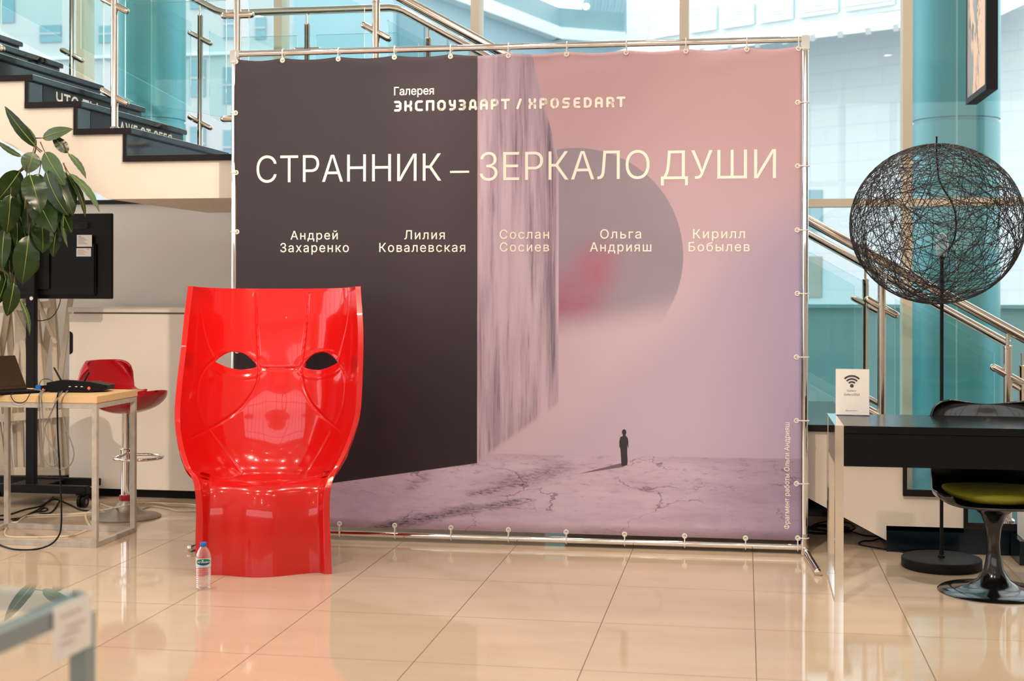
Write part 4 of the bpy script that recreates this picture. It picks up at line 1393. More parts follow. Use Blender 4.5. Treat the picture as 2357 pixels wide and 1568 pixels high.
poly = top_ + [(h0.x + 0.002, h0.z), (h0.x + 0.002, h1.z)] + bot_
B().prism(poly, YCB - 0.0012, YCB + 0.004).build('grip_hole', M_black, cab)
rebase(cab)

# bar stool
sp_ = on(290, 1191)
stl = empty('bar_stool', (sp_.x, sp_.y, 0), -0.42)
tag(stl, 'red bar stool with chrome column and foot ring before the white cabinet', 'stool')
zs = 0.640
B().lathe([(0.0, 0.0), (0.196, 0.0), (0.198, 0.006), (0.19, 0.011), (0.13, 0.022), (0.08, 0.045), (0.05, 0.085), (0.034, 0.10), (0.0, 0.10)], (0, 0, 0), 48).build('base', mat('satin_base_metal', (0.36, 0.32, 0.27, 1), 0.38, 0.85, noise=0.15, nscale=12), stl, True)
B().lathe([(0.036, 0.098), (0.038, 0.104), (0.038, 0.128), (0.034, 0.132)], (0, 0, 0), 28).build('collar', M_red2, stl, True)
B().lathe([(0.029, 0.13), (0.029, 0.36), (0.024, 0.362), (0.024, zs)], (0, 0, 0), 28).build('column', M_chrome, stl, True)
zr = at(290, 1046, sp_.y).z
fr_ = B().tube([(0.105 + 0.135 * math.cos(t), 0.135 * math.sin(t), zr - 0.01) for t in np.linspace(0, 2 * PI, 48, endpoint=False)], 0.0085, 10, closed=True)
fr_.lathe([(0.026, zr - 0.03), (0.040, zr - 0.02), (0.040, zr + 0.03), (0.027, zr + 0.038)], (0, 0, 0), 24)
fr_.build('foot_ring', M_chrome, stl, True)
# moulded seat: closed body swept front to back
n1, n2 = 44, 36
vs, fs = [], []
xsw = np.linspace(0, 1, n1)
for i, t in enumerate(xsw):
    x = -0.235 + 0.49 * t
    w = 0.205 * max(1e-3, math.sin(PI * min(max(t, 0.0), 1.0))) ** 0.42
    ztop = 0.075 - 0.012 * math.sin(PI * t) + 0.055 * max(0, (t - 0.72) / 0.28) ** 1.5 * 0.35 + 0.02 * max(0, (0.2 - t) / 0.2)
    zbot = ztop - 0.105 * max(1e-3, math.sin(PI * t)) ** 0.75
    for j in range(n2):
        a = 2 * PI * j / n2
        y = w * math.cos(a)
        s_ = math.sin(a)
        if s_ > 0: z = ztop - (1 - s_) * 0.006 + 0.022 * abs(math.cos(a)) ** 3 - 0.006
        else: z = ztop + 0.01 - (ztop + 0.01 - zbot) * abs(s_) ** 0.7
        vs.append((x, y, zs + z))
for i in range(n1 - 1):
    for j in range(n2): fs.append((i * n2 + j, i * n2 + (j + 1) % n2, (i + 1) * n2 + (j + 1) % n2, (i + 1) * n2 + j))
fs.append(tuple(reversed(range(n2)))); fs.append(tuple(range((n1 - 1) * n2, n1 * n2)))
B().add(vs, fs).build('seat', M_red2, stl, True)
Pb = crom([(-0.05, 0.066, .195), (-0.13, 0.072, .20), (-0.185, 0.10, .20), (-0.215, 0.155, .195), (-0.23, 0.215, .18), (-0.238, 0.262, .150)], 30)
vs, fs = [], []
cols = 31
for i, (x, z, w) in enumerate(Pb):
    k = i / 29
    for j in range(cols):
        t = -1 + 2 * j / (cols - 1)
        y = w * math.sin(t * PI / 2)
        vs.append((x + 0.10 * (1 - math.cos(t * PI / 2)) * k ** 1.5, y, zs + z - 0.045 * abs(t) ** 4 * k + 0.02 * abs(t) ** 3 * (1 - k)))
for i in range(29):
    for j in range(cols - 1):
        a = i * cols + j
        fs.append((a, a + 1, a + cols + 1, a + cols))
bk_ = B().add(vs, fs).build('backrest', M_red2, stl, True)
so = bk_.modifiers.new('thick', 'SOLIDIFY'); so.thickness = 0.014; so.offset = 0

# work table with a thin square-tube frame
TX1, TX0 = -0.893, -1.66
TY0, TY1 = -0.262, 0.205
TZ = 0.772; BT = 0.036; SQ = 0.027
tb_ = empty('side_table', ((TX0 + TX1) / 2, (TY0 + TY1) / 2, 0))
tag(tb_, 'square-tube white metal table with a pale birch board top at the left', 'table')
B().box(TX0 - 0.003, TX1 + 0.003, TY0 - 0.003, TY1 + 0.003, TZ - BT, TZ).build('tabletop', M_wood, tb_, bevel=0.002)
for x in (TX0, TX1 - SQ):
    for y in (TY0, TY1 - SQ):
        B().box(x, x + SQ, y, y + SQ, 0, TZ - BT).build('leg', M_wornm, tb_, bevel=0.001)
for z in (0.0, TZ - BT - SQ):
    for y in (TY0, TY1 - SQ): B().box(TX0 + SQ, TX1 - SQ, y, y + SQ, z, z + SQ).build('rail', M_wornm, tb_, bevel=0.001)
    for x in (TX0, TX1 - SQ): B().box(x, x + SQ, TY0 + SQ, TY1 - SQ, z, z + SQ).build('rail', M_wornm, tb_, bevel=0.001)
rebase(tb_)

# laptop
hl = on(62, 901, TZ)
lt = empty('laptop', (hl.x, hl.y, TZ), 0.66)
lt.rotation_euler = (0, 0, 0.95)
tag(lt, 'dark open laptop at the left end of the birch-topped table', 'laptop')
M_lap = mat('bronze_laptop_shell', rgb(58, 40, 26), 0.35, 0.6, noise=0.1)
B().box(-0.33, 0, -0.165, 0.0, 0.0, 0.014).build('base', M_black, lt, bevel=0.003)
a = math.radians(40)
ld = Vector((0, math.sin(a), math.cos(a)))
nn_ = Vector((0, -math.cos(a), math.sin(a)))
B().obox(Vector((-0.165, 0, 0.014)) + ld * 0.112, (1, 0, 0), ld, nn_, 0.165, 0.112, 0.0035).build('lid', M_lap, lt, bevel=0.002)
B().obox(Vector((-0.165, 0, 0.014)) + ld * 0.116 + nn_ * 0.0042, (1, 0, 0), ld, nn_, 0.155, 0.098, 0.0006).build('screen', mat('bronze_dark_screen', (0.030, 0.016, 0.007, 1), 0.25, spec=0.3, noise=0.1), lt)

# router with two antennas
rp = on(152, 904, TZ)
ro_ = empty('network_router', (rp.x, rp.y, TZ), 0.10)
tag(ro_, 'black network router with two stub antennas on the birch-topped table', 'router')
kp = 7.05 / FPX
bd = B()
bd.prism([(-0.105, 0.004), (0.118, 0.004), (0.118, 0.058), (-0.030, 0.066), (-0.105, 0.052)], 0.0, 0.05)
bd.add([(0.118, 0, 0.004), (0.118, 0, 0.058), (0.118, 0.05, 0.058), (0.118, 0.05, 0.004), (0.205, 0.05, 0.012), (0.205, 0.05, 0.036), (0.20, 0.17, 0.034), (0.20, 0.17, 0.012), (0.118, 0.17, 0.05), (0.118, 0.17, 0.004)],
       [(0, 1, 2, 3), (0, 4, 5, 1), (1, 5, 2), (4, 7, 6, 5), (5, 6, 8, 2), (6, 7, 9, 8), (0, 3, 9, 7, 4)])
bd.box(-0.105, 0.118, 0.05, 0.17, 0.004, 0.05)
bd.build('housing', M_black, ro_)
for (x, dx, L) in ((-0.035, -0.045, 0.075), (0.085, 0.026, 0.052)):
    B().tube([(x, 0.03, 0.055), (x + dx, 0.035, 0.055 + L)], [0.0055, 0.0045], 10).build('antenna', M_black, ro_, True)
last_ = B().lathe([(0, -0.0015), (0.007, -0.001), (0.008, 0.002)], (0, 0, 0), 16).build('indicator_light', M_led, ro_, True)
last_.matrix_local = Matrix.Translation((0.124, 0.0, 0.024)) @ Matrix.Rotation(PI / 2, 4, 'X')
for x in (0.02, 0.055, 0.085):
    B().box(x - 0.006, x + 0.006, -0.001, 0.004, 0.030, 0.034).build('port', M_tie, ro_)

# small hub
hp_ = on(112, 902, TZ)
hu = empty('cable_hub', (hp_.x, hp_.y, TZ), 0.05)
tag(hu, 'small flat black hub with a blue plug between laptop and router', 'hub')
B().box(-0.045, 0.06, 0.0, 0.08, 0.0, 0.032).build('housing', M_black, hu, bevel=0.003)
B().box(-0.075, -0.046, 0.0, 0.018, 0.010, 0.034).build('plug', M_blue, hu, bevel=0.003)
last_ = B().lathe([(0, -0.0015), (0.006, -0.001), (0.007, 0.002)], (0, 0, 0), 16).build('indicator_light', M_led, hu, True)
last_.matrix_local = Matrix.Translation((-0.030, 0.0, 0.010)) @ Matrix.Rotation(PI / 2, 4, 'X')

def cable(name, label, pts, r, m, n=70):
    o = B().tube(curve3(pts, n), r, 8).build(name, m, None, True)
    return tag(o, label, 'cable')
F_ = lambda px, py, z=0.004: on(px, py, z)
K_ = lambda px, py, Y=-0.275: at(px, py, Y)
tpz = lambda px, py: on(px, py, TZ + 0.006)
cable('power_cable', 'black cable dropping from the router over the table edge to the floor', [tpz(150, 896), tpz(142, 900), K_(134, 906), K_(132, 930), K_(133, 1000), K_(138, 1090), K_(141, 1160, -0.29), K_(141, 1205, -0.30), K_(136, 1232, -0.31), K_(116, 1254, -0.325), F_(80, 1265), F_(35, 1265), F_(5, 1257), F_(-20, 1245)], 0.0045, M_black, 120)
cable('network_cable', 'grey network cable looping down from the router and back up to the hub', [tpz(170, 884), tpz(150, 893), K_(136, 912), K_(120, 945), K_(104, 984), K_(112, 1015), K_(130, 1046), K_(133, 1064), K_(120, 1073), K_(104, 1060), K_(96, 1030), K_(92, 970), K_(90, 925), K_(92, 905), tpz(104, 896)], 0.0036, M_grey, 140)
cable('network_cable', 'grey network cable hanging in a wide loop nearest the table leg', [tpz(158, 898), K_(150, 907), K_(142, 930), K_(150, 982), K_(164, 1018), K_(170, 1046), K_(162, 1070), K_(141, 1081), K_(122, 1077), K_(106, 1063), K_(99, 1040), K_(101, 1000), K_(97, 940), K_(96, 906), tpz(108, 896)], 0.0032, M_grey, 140)
cable('thin_cable', 'thin black cable making a small loop over the front edge of the table', [tpz(130, 884), tpz(112, 878) + Vector((0, 0, .012)), tpz(96, 880) + Vector((0, 0, .012)), tpz(88, 890), tpz(74, 898), K_(66, 912), K_(60, 922), K_(48, 928), K_(34, 925), K_(26, 914), K_(27, 906), tpz(36, 900)], 0.0022, M_black, 90)
cable('power_cable', 'cream cable looping on the floor inside the table frame', [F_(217, 1180), F_(160, 1184), F_(103, 1186), F_(66, 1188), F_(52, 1193), F_(40, 1202), F_(26, 1204), F_(15, 1216), F_(11, 1229), F_(22, 1236), F_(73, 1237), F_(130, 1236), F_(166, 1233), F_(192, 1224), F_(213, 1214)], 0.0055, M_cream, 120)
cable('power_cable', 'cream cable running along the floor before the white cabinet', [F_(232, 1160), F_(262, 1170), F_(310, 1176), F_(345, 1166), F_(382, 1170), F_(414, 1177), F_(470, 1176)], 0.0055, M_cream)
cable('power_cable', 'cream cable curling from the stool base to the red chair', [F_(206, 1210), F_(197, 1190), F_(205, 1178), F_(240, 1174), F_(290, 1164, 0.10), F_(330, 1158), F_(395, 1160), F_(442, 1162), F_(470, 1168)], 0.0055, M_cream)
cable('power_cable', 'black cable along the floor from the picture edge to the screen stand', [F_(-15, 1188), F_(20, 1185), F_(55, 1174), F_(92, 1166), F_(112, 1155), F_(130, 1150), F_(160, 1162), F_(185, 1174), F_(205, 1176)], 0.0050, M_black)
cable('power_cable', 'tangled black cable lying nearest the back leg of the table', [F_(-15, 1197), F_(30, 1195), F_(58, 1190), F_(70, 1182), F_(88, 1178), F_(104, 1177), F_(110, 1172), F_(100, 1170), F_(90, 1180), F_(112, 1182), F_(126, 1172), F_(138, 1152)], 0.0050, M_black)
cable('power_cable', 'black cable slanting across the floor beneath the screen stand', [F_(30, 1200), F_(62, 1186), F_(96, 1168), F_(122, 1144)], 0.0050, M_black)

# screen on a wheeled stand, seen from behind
YT = 1.02
tpx = at(73, 900, YT)
tv = empty('screen_stand', (tpx.x, YT, 0))
tag(tv, 'black wheeled floor stand carrying the flat screen at the left', 'stand')
tzb = at(73, 688, YT + 0.08).z
B().box(tpx.x - 0.030, tpx.x + 0.030, YT - 0.02, YT + 0.02, 0.10, tzb + 0.30).build('pole', M_blackm, tv, bevel=0.003)
xr2 = at(203, 1140, YT - 0.10).x
hw = xr2 - tpx.x
bs = B()
bs.box(tpx.x - hw, tpx.x + hw, YT - 0.13, YT - 0.07, 0.082, 0.128)
bs.box(tpx.x - hw * 0.8, tpx.x + hw * 0.8, YT + 0.19, YT + 0.24, 0.082, 0.128)
bs.box(tpx.x - 0.12, tpx.x + 0.12, YT - 0.10, YT + 0.22, 0.09, 0.12)
bs.build('base_frame', M_blackm, tv, bevel=0.004)
for x, y in ((tpx.x + hw - 0.03, YT - 0.10), (tpx.x - hw + 0.03, YT - 0.10), (tpx.x + hw * 0.8 - 0.03, YT + 0.215), (tpx.x - hw * 0.8 + 0.03, YT + 0.215)):
    c = B()
    for dx in (-0.014, 0.014): c.tube([(x + dx - 0.009, y - 0.01, 0.036), (x + dx + 0.009, y - 0.01, 0.036)], 0.036, 20)
    w_ = c.build('caster', M_black, tv, True)
    B().tube([(x - 0.0245, y - 0.01, 0.036), (x + 0.0245, y - 0.01, 0.036)], 0.015, 14).build('hub_cap', M_grey, w_, True)
    B().box(x - 0.004, x + 0.004, y - 0.012, y + 0.012, 0.04, 0.085).build('fork', M_blackm, w_)
last_ = B().lathe([(0, -0.002), (0.012, -0.001), (0.012, 0.004)], (0, 0, 0), 16).build('bolt', M_steel, tv, True)
last_.matrix_local = Matrix.Translation((at(73, 686, YT - 0.02).x, YT - 0.021, tzb + 0.004)) @ Matrix.Rotation(PI / 2, 4, 'X')
rebase(tv)
YS = YT + 0.06
sx1 = at(258, 600, YS).x; sx0 = 2 * tpx.x - sx1
sz0, sz1 = at(150, 688, YS).z, at(150, 492, YS).z
scn = empty('flat_screen', ((sx0 + sx1) / 2, YS, sz0))
tag(scn, 'back of a flat black screen with two pale stickers behind the rubber plant', 'screen')
B().box(sx0, sx1, YS, YS + 0.022, sz0, sz1).build('panel', M_black, scn, bevel=0.004)
B().box(sx0 + 0.10, sx1 - 0.10, YS - 0.022, YS, sz0 + 0.02, sz0 + 0.34).build('rear_housing', M_black, scn, bevel=0.008)
B().box(tpx.x - 0.10, tpx.x + 0.10, YS - 0.036, YS - 0.022, sz0 + 0.06, sz0 + 0.28).build('mount_plate', M_blackm, scn)
for (px0, py0, px1, py1, rows_) in ((177, 541, 211.5, 568, 6), (176, 571.5, 209.5, 590.5, 5)):
    yq = YS - 0.0225
    p0, p1 = at(px0, py0, yq), at(px1, py1, yq)
    lbx = B().box(p0.x, p1.x, yq - 0.001, yq + 0.001, p1.z, p0.z).build('sticker', M_cardw, scn)
    ln = B()
    w_, h_ = p1.x - p0.x, p0.z - p1.z
    for k in range(rows_):
        z_ = p0.z - h_ * (0.25 + 0.62 * k / rows_)
        ln.box(p0.x + w_ * 0.1, p0.x + w_ * (0.5 + 0.3 * ((k * 7) % 3) / 3), yq - 0.0016, yq - 0.001, z_, z_ + h_ * 0.03)
    ln.obox((p0.x + w_ * (0.2 if rows_ == 6 else 0.8), yq - 0.0013, p0.z - h_ * 0.13), (1, 0, 0.25), (0, 1, 0), (-0.25, 0, 1), w_ * 0.075, 0.0003, h_ * 0.028)
    ln.build('fine_print', M_inkl, lbx)
vt = B()
for k in range(6): vt.box(at(176, 550, YS).x, at(205, 550, YS).x, YS - 0.024, YS - 0.021, at(176, 513 + k * 2.6, YS).z - 0.0015, at(176, 513 + k * 2.6, YS).z + 0.0015)
vt.build('vent_slots', M_gblack, scn)
rebase(scn)
cable('thin_cable', 'thin black cable drooping from the flat screen to its stand pole', [at(139, 687, YS - .02), at(137, 700, YS - .03), at(128, 720, YT), at(115, 733, YT), at(98, 738, YT), at(84, 738, YT)], 0.0028, M_black, 40)

# white slatted bundle behind the stand
YL = 1.52
sl0 = on(75, 1112, 0.06)
slr = empty('slat_stack', (at(60, 900, YL).x, YL, 0))
tag(slr, 'leaning bundle of white-painted wooden slats behind the wheeled screen stand', 'slats')
rs = random.Random(3)
zt_ = at(60, 692, YL).z
for k in range(22):
    u = k / 21
    bx = at(-70 + 222 * u, 1000, YL).x
    lean = (-0.20 + 0.12 * rs.random()) if k % 5 != 2 else 0.16
    yb = YL + rs.uniform(-0.05, 0.05)
    top_z = zt_ + rs.uniform(-0.05, 0.05)
    w_ = rs.uniform(0.030, 0.046)
    o = B().bar((bx, yb, 0.10), (bx + lean, yb + rs.uniform(0.0, 0.10), top_z), w_, 0.012, up=(0, 1, 0))
    o.build('slat', M_slat, slr)
for (p, q, w_) in (((-70, 968), (160, 950), .05), ((-70, 720), (118, 700), .045), ((78, 672), (128, 790), .022), ((34, 715), (70, 790), .022), ((-70, 1085), (150, 1085), .05)):
    B().bar(at(*p, YL - 0.075), at(*q, YL - 0.06), 0.014, w_, up=(0, 0, 1)).build('crosspiece', M_slat, slr)
B().box(at(-90, 900, YL).x, at(160, 900, YL).x, YL - 0.14, YL + 0.16, 0.0, 0.10).build('plinth', M_black, slr, bevel=0.003)
rebase(slr)

# rubber plant
M_leaf = mat('rubber_leaf', (0.015, 0.036, 0.007, 1), 0.27, spec=0.35, noise=0.45, nscale=9)
M_leafl = mat('rubber_leaf_sheen', (0.075, 0.125, 0.060, 1), 0.34, spec=0.4, noise=0.35, nscale=9)  # paler copy of the leaf, with the sheen put into its colour
M_rib = mat('leaf_midrib', (0.30, 0.33, 0.06, 1), 0.4, noise=0.1)
M_bark = mat('plant_bark', rgb(92, 70, 48), 0.8, noise=0.3, nscale=30, bump=0.2)
YP = 0.16
lvs = [  # base, tip, width, roll, bow, pale, depth offset
 ((84, 338), (11, 245), 27, .5, .06, 0, 0), ((82, 340), (40, 277), 24, -.5, .05, 1, .03), ((98, 318), (168, 297), 27, .35, .10, 1, .0), ((156, 352), (121, 313), 27, -.3, .05, 0, .02),
 ((157, 353), (198, 411), 15, 1.0, .08, 1, 0), ((76, 350), (63, 399), 43, .1, .10, 1, -.10), ((103, 350), (150, 428), 41, -.25, .10, 1, -.08), ((68, 402), (93, 492), 55, .15, .14, 0, -.16),
 ((106, 392), (159, 498), 36, -.7, .10, 0, -.10), ((118, 388), (168, 496), 62, .2, .10, 0, -.02), ((46, 394), (-6, 462), 52, .2, .10, 0, -.06), ((154, 400), (196, 502), 15, .9, .12, 0, -.02),
 ((158, 398), (229, 488), 17, 1.0, .10, 1, -.02), ((82, 448), (126, 536), 62, -.1, .12, 0, -.08), ((24, 448), (15, 538), 48, .2, .10, 0, -.10), ((142, 478), (166, 536), 30, -.4, .08, 0, 0),
 ((148, 488), (156, 570), 11, 1.1, -.10, 1, -.02), ((95, 508), (98, 583), 48, .3, .10, 0, -.04), ((132, 520), (122, 592), 30, -.3, .08, 0, .02), ((66, 542), (50, 657), 58, .1, .12, 0, -.08),
 ((38, 508), (37, 572), 25, .5, .08, 0, 0), ((12, 525), (5, 622), 36, -.3, .10, 0, -.06), ((32, 652), (16, 728), 37, .2, .10, 0, -.10), ((22, 626), (24, 692), 20, 1.0, .06, 1, -.06),
 ((14, 640), (-8, 702), 30, .3, .08, 0, -.02), ((44, 688), (68, 772), 12, .9, .10, 1, -.06), ((50, 360), (-12, 322), 13, .9, .05, 1, .04), ((60, 420), (52, 520), 50, .2, .08, 0, .08),
 ((110, 430), (112, 530), 52, -.1, .08, 0, .08), ((36, 470), (62, 560), 46, .3, .08, 0, .06), ((-10, 400), (-30, 500), 46, .1, .1, 0, 0), ((-12, 480), (-24, 590), 46, .1, .1, 0, 0), ((-6, 560), (-30, 660), 44, .2, .1, 0, .02), ((90, 400), (75, 470), 46, .0, .08, 0, .10), ((70, 470), (88, 560), 50, -.2, .1, 0, .05), ((120, 455), (140, 545), 44, -.2, .1, 0, .05), ((48, 540), (24, 640), 44, .3, .1, 0, .02), ((20, 470), (40, 565), 48, -.1, .1, 0, .06), ((84, 590), (60, 640), 30, .2, .1, 0, .04), ((4, 600), (22, 690), 36, .1, .08, 0, .03), ((138, 430), (150, 520), 46, -.2, .08, 0, .05)]
fo = B()
pot_x, pot_y = at(-120, 900, YP).x, YP
plant = empty('rubber_plant', (pot_x, pot_y, 0))
tag(plant, 'tall rubber plant with drooping glossy dark leaves at the left picture edge', 'plant')
stems = B()
for (b, t, w, roll, bow, pale, dy) in lvs:
    P0, P1 = at(*b, YP + dy), at(*t, YP + dy + rs.uniform(-.05, .03))
    axv = P1 - P0; L = axv.length; axv.normalize()
    view = (CAM - P0).normalized()
    side = axv.cross(view).normalized()
    nrm = side.cross(axv).normalized()
    if nrm.dot(view) < 0: nrm = -nrm
    side = (side * math.cos(roll) + nrm * math.sin(roll)).normalized()
    nrm = axv.cross(side).normalized()
    if nrm.dot(view) < 0: nrm = -nrm
    W = 1.10 * w * 7.2 / FPX / max(0.35, math.cos(roll)) / 2
    n1, n2 = 16, 8
    vs, fs = [], []
    for i in range(n1 + 1):
        u = i / n1
        wv = W * (math.sin(PI * min(1, u ** 0.85)) ** 0.72) * (1 - 0.12 * u) if 0 < u < 1 else 0.0008
        c = P0 + axv * (L * u) + nrm * (bow * L * 4 * u * (1 - u) * 0.8)
        for j in range(n2 + 1):
            s_ = -1 + 2 * j / n2
            rip = 0.010 * math.sin(u * 34 + s_ * 2) * abs(s_) ** 2 * (W / 0.06)
            vs.append(c + side * (wv * s_) + nrm * (0.16 * wv * abs(s_) ** 1.4 - 0.10 * wv * s_ * s_ + rip * 0.25))
    for i in range(n1):
        for j in range(n2):
            a = i * (n2 + 1) + j
            fs.append((a, a + 1, a + n2 + 2, a + n2 + 1))
    fo.cur = pale
    fo.add(vs, fs)
    fo.cur = 2
    rib = [P0 + axv * (L * u) + nrm * (bow * L * 4 * u * (1 - u) * 0.8 + 0.0014) for u in np.linspace(0, 0.97, 14)]
    fo.tube(rib, [0.0028 * (1 - 0.8 * i / 13) for i in range(14)], 5)
    # petiole
    stems.tube([P0, P0 - axv * 0.05 + Vector((-0.01, 0.02, 0.015))], [0.0024, 0.0034], 6)
fo.build('foliage', [M_leaf, M_leafl, M_rib], plant, True, angle=3.0)
trunk = curve3([(pot_x, pot_y, 0.36), (pot_x + 0.02, pot_y, 0.7), at(-34, 600, YP), at(-8, 470, YP), at(40, 400, YP), at(70, 378, YP), at(84, 336, YP)], 40)
stems.tube(trunk, list(np.linspace(0.016, 0.004, 40)), 9)
stems.tube(curve3([at(-34, 600, YP), at(0, 618, YP - .02), at(24, 640, YP - .04), at(40, 684, YP - .05)], 20), list(np.linspace(0.009, 0.003, 20)), 8)
stems.tube(curve3([at(60, 385, YP), at(84, 372, YP - .02), at(106, 385, YP - .04), at(140, 470, YP), at(132, 520, YP)], 24), list(np.linspace(0.007, 0.003, 24)), 8)
stems.tube(curve3([at(40, 400, YP), at(60, 450, YP), at(66, 540, YP)], 24), list(np.linspace(0.009, 0.003, 24)), 8)
stems.build('stem', M_bark, plant, True)
M_pot = mat('grey_planter', rgb(120, 116, 110), 0.6, noise=0.1)
B().lathe([(0.0, 0.0), (0.13, 0.0), (0.17, 0.36), (0.175, 0.375), (0.155, 0.375), (0.15, 0.34), (0.0, 0.34)], (pot_x, pot_y, 0), 40).build('pot', M_pot, plant, True)
rebase(plant)

# ================================================================== foreground glass display table, out of focus
VZ = 0.90
ca, cb2 = on(190, 1368, VZ), on(-30, 1356, VZ)
ea = on(-40, 1492, VZ)
dl_ = (cb2 - ca); dl_.z = 0; dl_.normalize()
dn_ = (ea - ca); dn_.z = 0; dn_.normalize()
dn_ = (dn_ - dl_ * (dn_.dot(dl_) * 1.0)).normalized()
vt_ = empty('glass_display_table', ca + (dl_ * 0.45 + dn_ * 0.35))
vt_.location.z = 0
tag(vt_, 'blurred grey steel frame display table with a glass top at the lower left corner', 'display table')
M_vst = mat('grey_steel_paint', rgb(138, 146, 146), 0.4, 0.3, noise=0.05)
LA, LB, q = 1.1, 0.75, 0.026
co = [ca, ca + dl_ * LA, ca + dl_ * LA + dn_ * LB, ca + dn_ * LB]
for i in range(4):
    p, r_ = co[i].copy(), co[(i + 1) % 4].copy()
    p.z = r_.z = VZ - q / 2
    B().bar(p, r_, q, q).build('frame_bar', M_vst, vt_)
    b0 = co[i].copy(); b0.z = 0
    b1 = co[i].copy(); b1.z = VZ - q
    ang_in = (co[(i + 2) % 4] - co[i]).normalized() * (q * 0.5)
    B().bar(b0, b1, q, q, up=dn_).build('leg', M_vst, vt_)
gt = B()
pts = [c.copy() for c in co]
for c in pts: c.z = VZ + 0.001
gt.add(pts + [c + Vector((0, 0, 0.006)) for c in pts], [(3, 2, 1, 0), (4, 5, 6, 7)] + [(i, (i + 1) % 4, (i + 1) % 4 + 4, i + 4) for i in range(4)])
gt.build('glass_top', glassmat('clear_table_glass', (0.90, 0.97, 0.97, 1)), vt_)
sh_b = B(); pts2 = [c.copy() for c in co]
for c in pts2: c.z = 0.16
sh_b.add(pts2 + [c + Vector((0, 0, 0.012)) for c in pts2], [(3, 2, 1, 0), (4, 5, 6, 7)] + [(i, (i + 1) % 4, (i + 1) % 4 + 4, i + 4) for i in range(4)])
sh_b.build('lower_shelf', M_vst, vt_)
rebase(vt_)
# white caption card fixed to the frame corner
side_out = -dl_
cc = ca + dn_ * 0.004 + side_out * (q / 2 + 0.002)
cw = 0.098
cd = empty('caption_card', cc + dn_ * cw / 2)
cd.location.z = VZ - 0.10
tag(cd, 'blurred white caption card stuck to the corner of the glass display table', 'card')
p0 = cc.copy(); p0.z = VZ + 0.004
vs = [p0, p0 + dn_ * cw, p0 + dn_ * cw - Vector((0, 0, 0.074)), p0 - Vector((0, 0, 0.074))]
B().add(vs + [v + side_out * 0.002 for v in vs], [(0, 1, 2, 3), (7, 6, 5, 4)] + [(i, i + 4, (i + 1) % 4 + 4, (i + 1) % 4) for i in range(4)]).build('card', M_cardw, cd)
ln = B()
for k, (z_, a, b) in enumerate(((0.016, .30, .85), (0.034, .2, .7), (0.043, .35, .8), (0.054, .5, .85))):
    s1_ = p0 + dn_ * (cw * a) + side_out * 0.0024 - Vector((0, 0, z_)); s2_ = p0 + dn_ * (cw * b) + side_out * 0.0024 - Vector((0, 0, z_))
    ln.bar(s1_, s2_, 0.0006, 0.0035)
ln.build('caption_print', mat('pale_ink', rgb(196, 182, 180), 0.6), cd)
rebase(cd)
# ================================================================== the street outside
M_stone = mat('pale_stone_cladding', (0.56, 0.56, 0.57, 1), 0.7, noise=0.05, nscale=0.6)
M_win = mat('office_window', (0.20, 0.36, 0.42, 1), 0.12, spec=0.6, noise=0.2, nscale=0.4)
M_roofg = mat('zinc_roof', (0.34, 0.52, 0.60, 1), 0.5, noise=0.12, nscale=0.8)
M_fasc = mat('white_fascia', (0.85, 0.90, 0.90, 1), 0.6, noise=0.02)
M_louv = mat('louvre_metal', (0.46, 0.60, 0.63, 1), 0.5, noise=0.08)
M_balc = mat('balcony_railing_panel', (0.24, 0.42, 0.46, 1), 0.35, noise=0.25, nscale=0.7)
M_conc = mat('teal_concrete', (0.30, 0.50, 0.52, 1), 0.7, noise=0.15, nscale=1.5)
M_col = mat('column_metal', (0.11, 0.36, 0.40, 1), 0.42, 0.35, noise=0.08, nscale=1.5)
M_road = mat('street_paving', (0.22, 0.27, 0.29, 1), 0.85, noise=0.15, nscale=1)
struct(B().box(-60, 60, RY1 + 0.12, 90, -0.3, -0.15).build('ground', M_road), 'grey street paving outside the glazed wall', 'ground')

YO = 46.0
of = empty('office_building', (at(500, 600, YO).x, YO, -0.15))
tag(of, 'pale office building with rows of square windows beyond the glass at left', 'building')
B().box(at(-500, 600, YO).x, at(1100, 600, YO).x, YO, YO + 14, -0.15, 30).build('wall', M_stone, of)
rects = [(92, 59, 141, 97), (0, -80, 34, 52), (438, 138, 473, 222), (438, -60, 473, 20), (516, 22, 545, 90), (514, 155, 534, 238), (438, 292, 473, 372), (739, 71, 767, 110), (677, 51, 699, 98), (800, 86, 824, 113), (894, 56, 909, 102), (741, -60, 768, 9), (799, -60, 822, 9), (677, -70, 699, 4), (514, 300, 534, 380), (92, 190, 141, 232), (228, 60, 262, 98), (340, 60, 374, 98), (588, 40, 612, 90), (588, 160, 612, 230)]
for (a, b, c, d) in rects:
    p0, p1 = at(a, b, YO - 0.02), at(c, d, YO - 0.02)
    w = B().box(p0.x, p1.x, YO - 0.06, YO + 0.05, p1.z, p0.z).build('window', M_win, of)
    mz = (p0.z + p1.z) / 2
    B().box(p0.x, p1.x, YO - 0.10, YO - 0.05, mz - 0.03, mz + 0.03).build('window_bar', M_stone, w)
B().box(at(-500, 600, YO).x, at(1100, 600, YO).x, YO - 0.2, YO, at(500, 128, YO).z, at(500, 122, YO).z).build('cornice', M_fasc, of)
rebase(of)

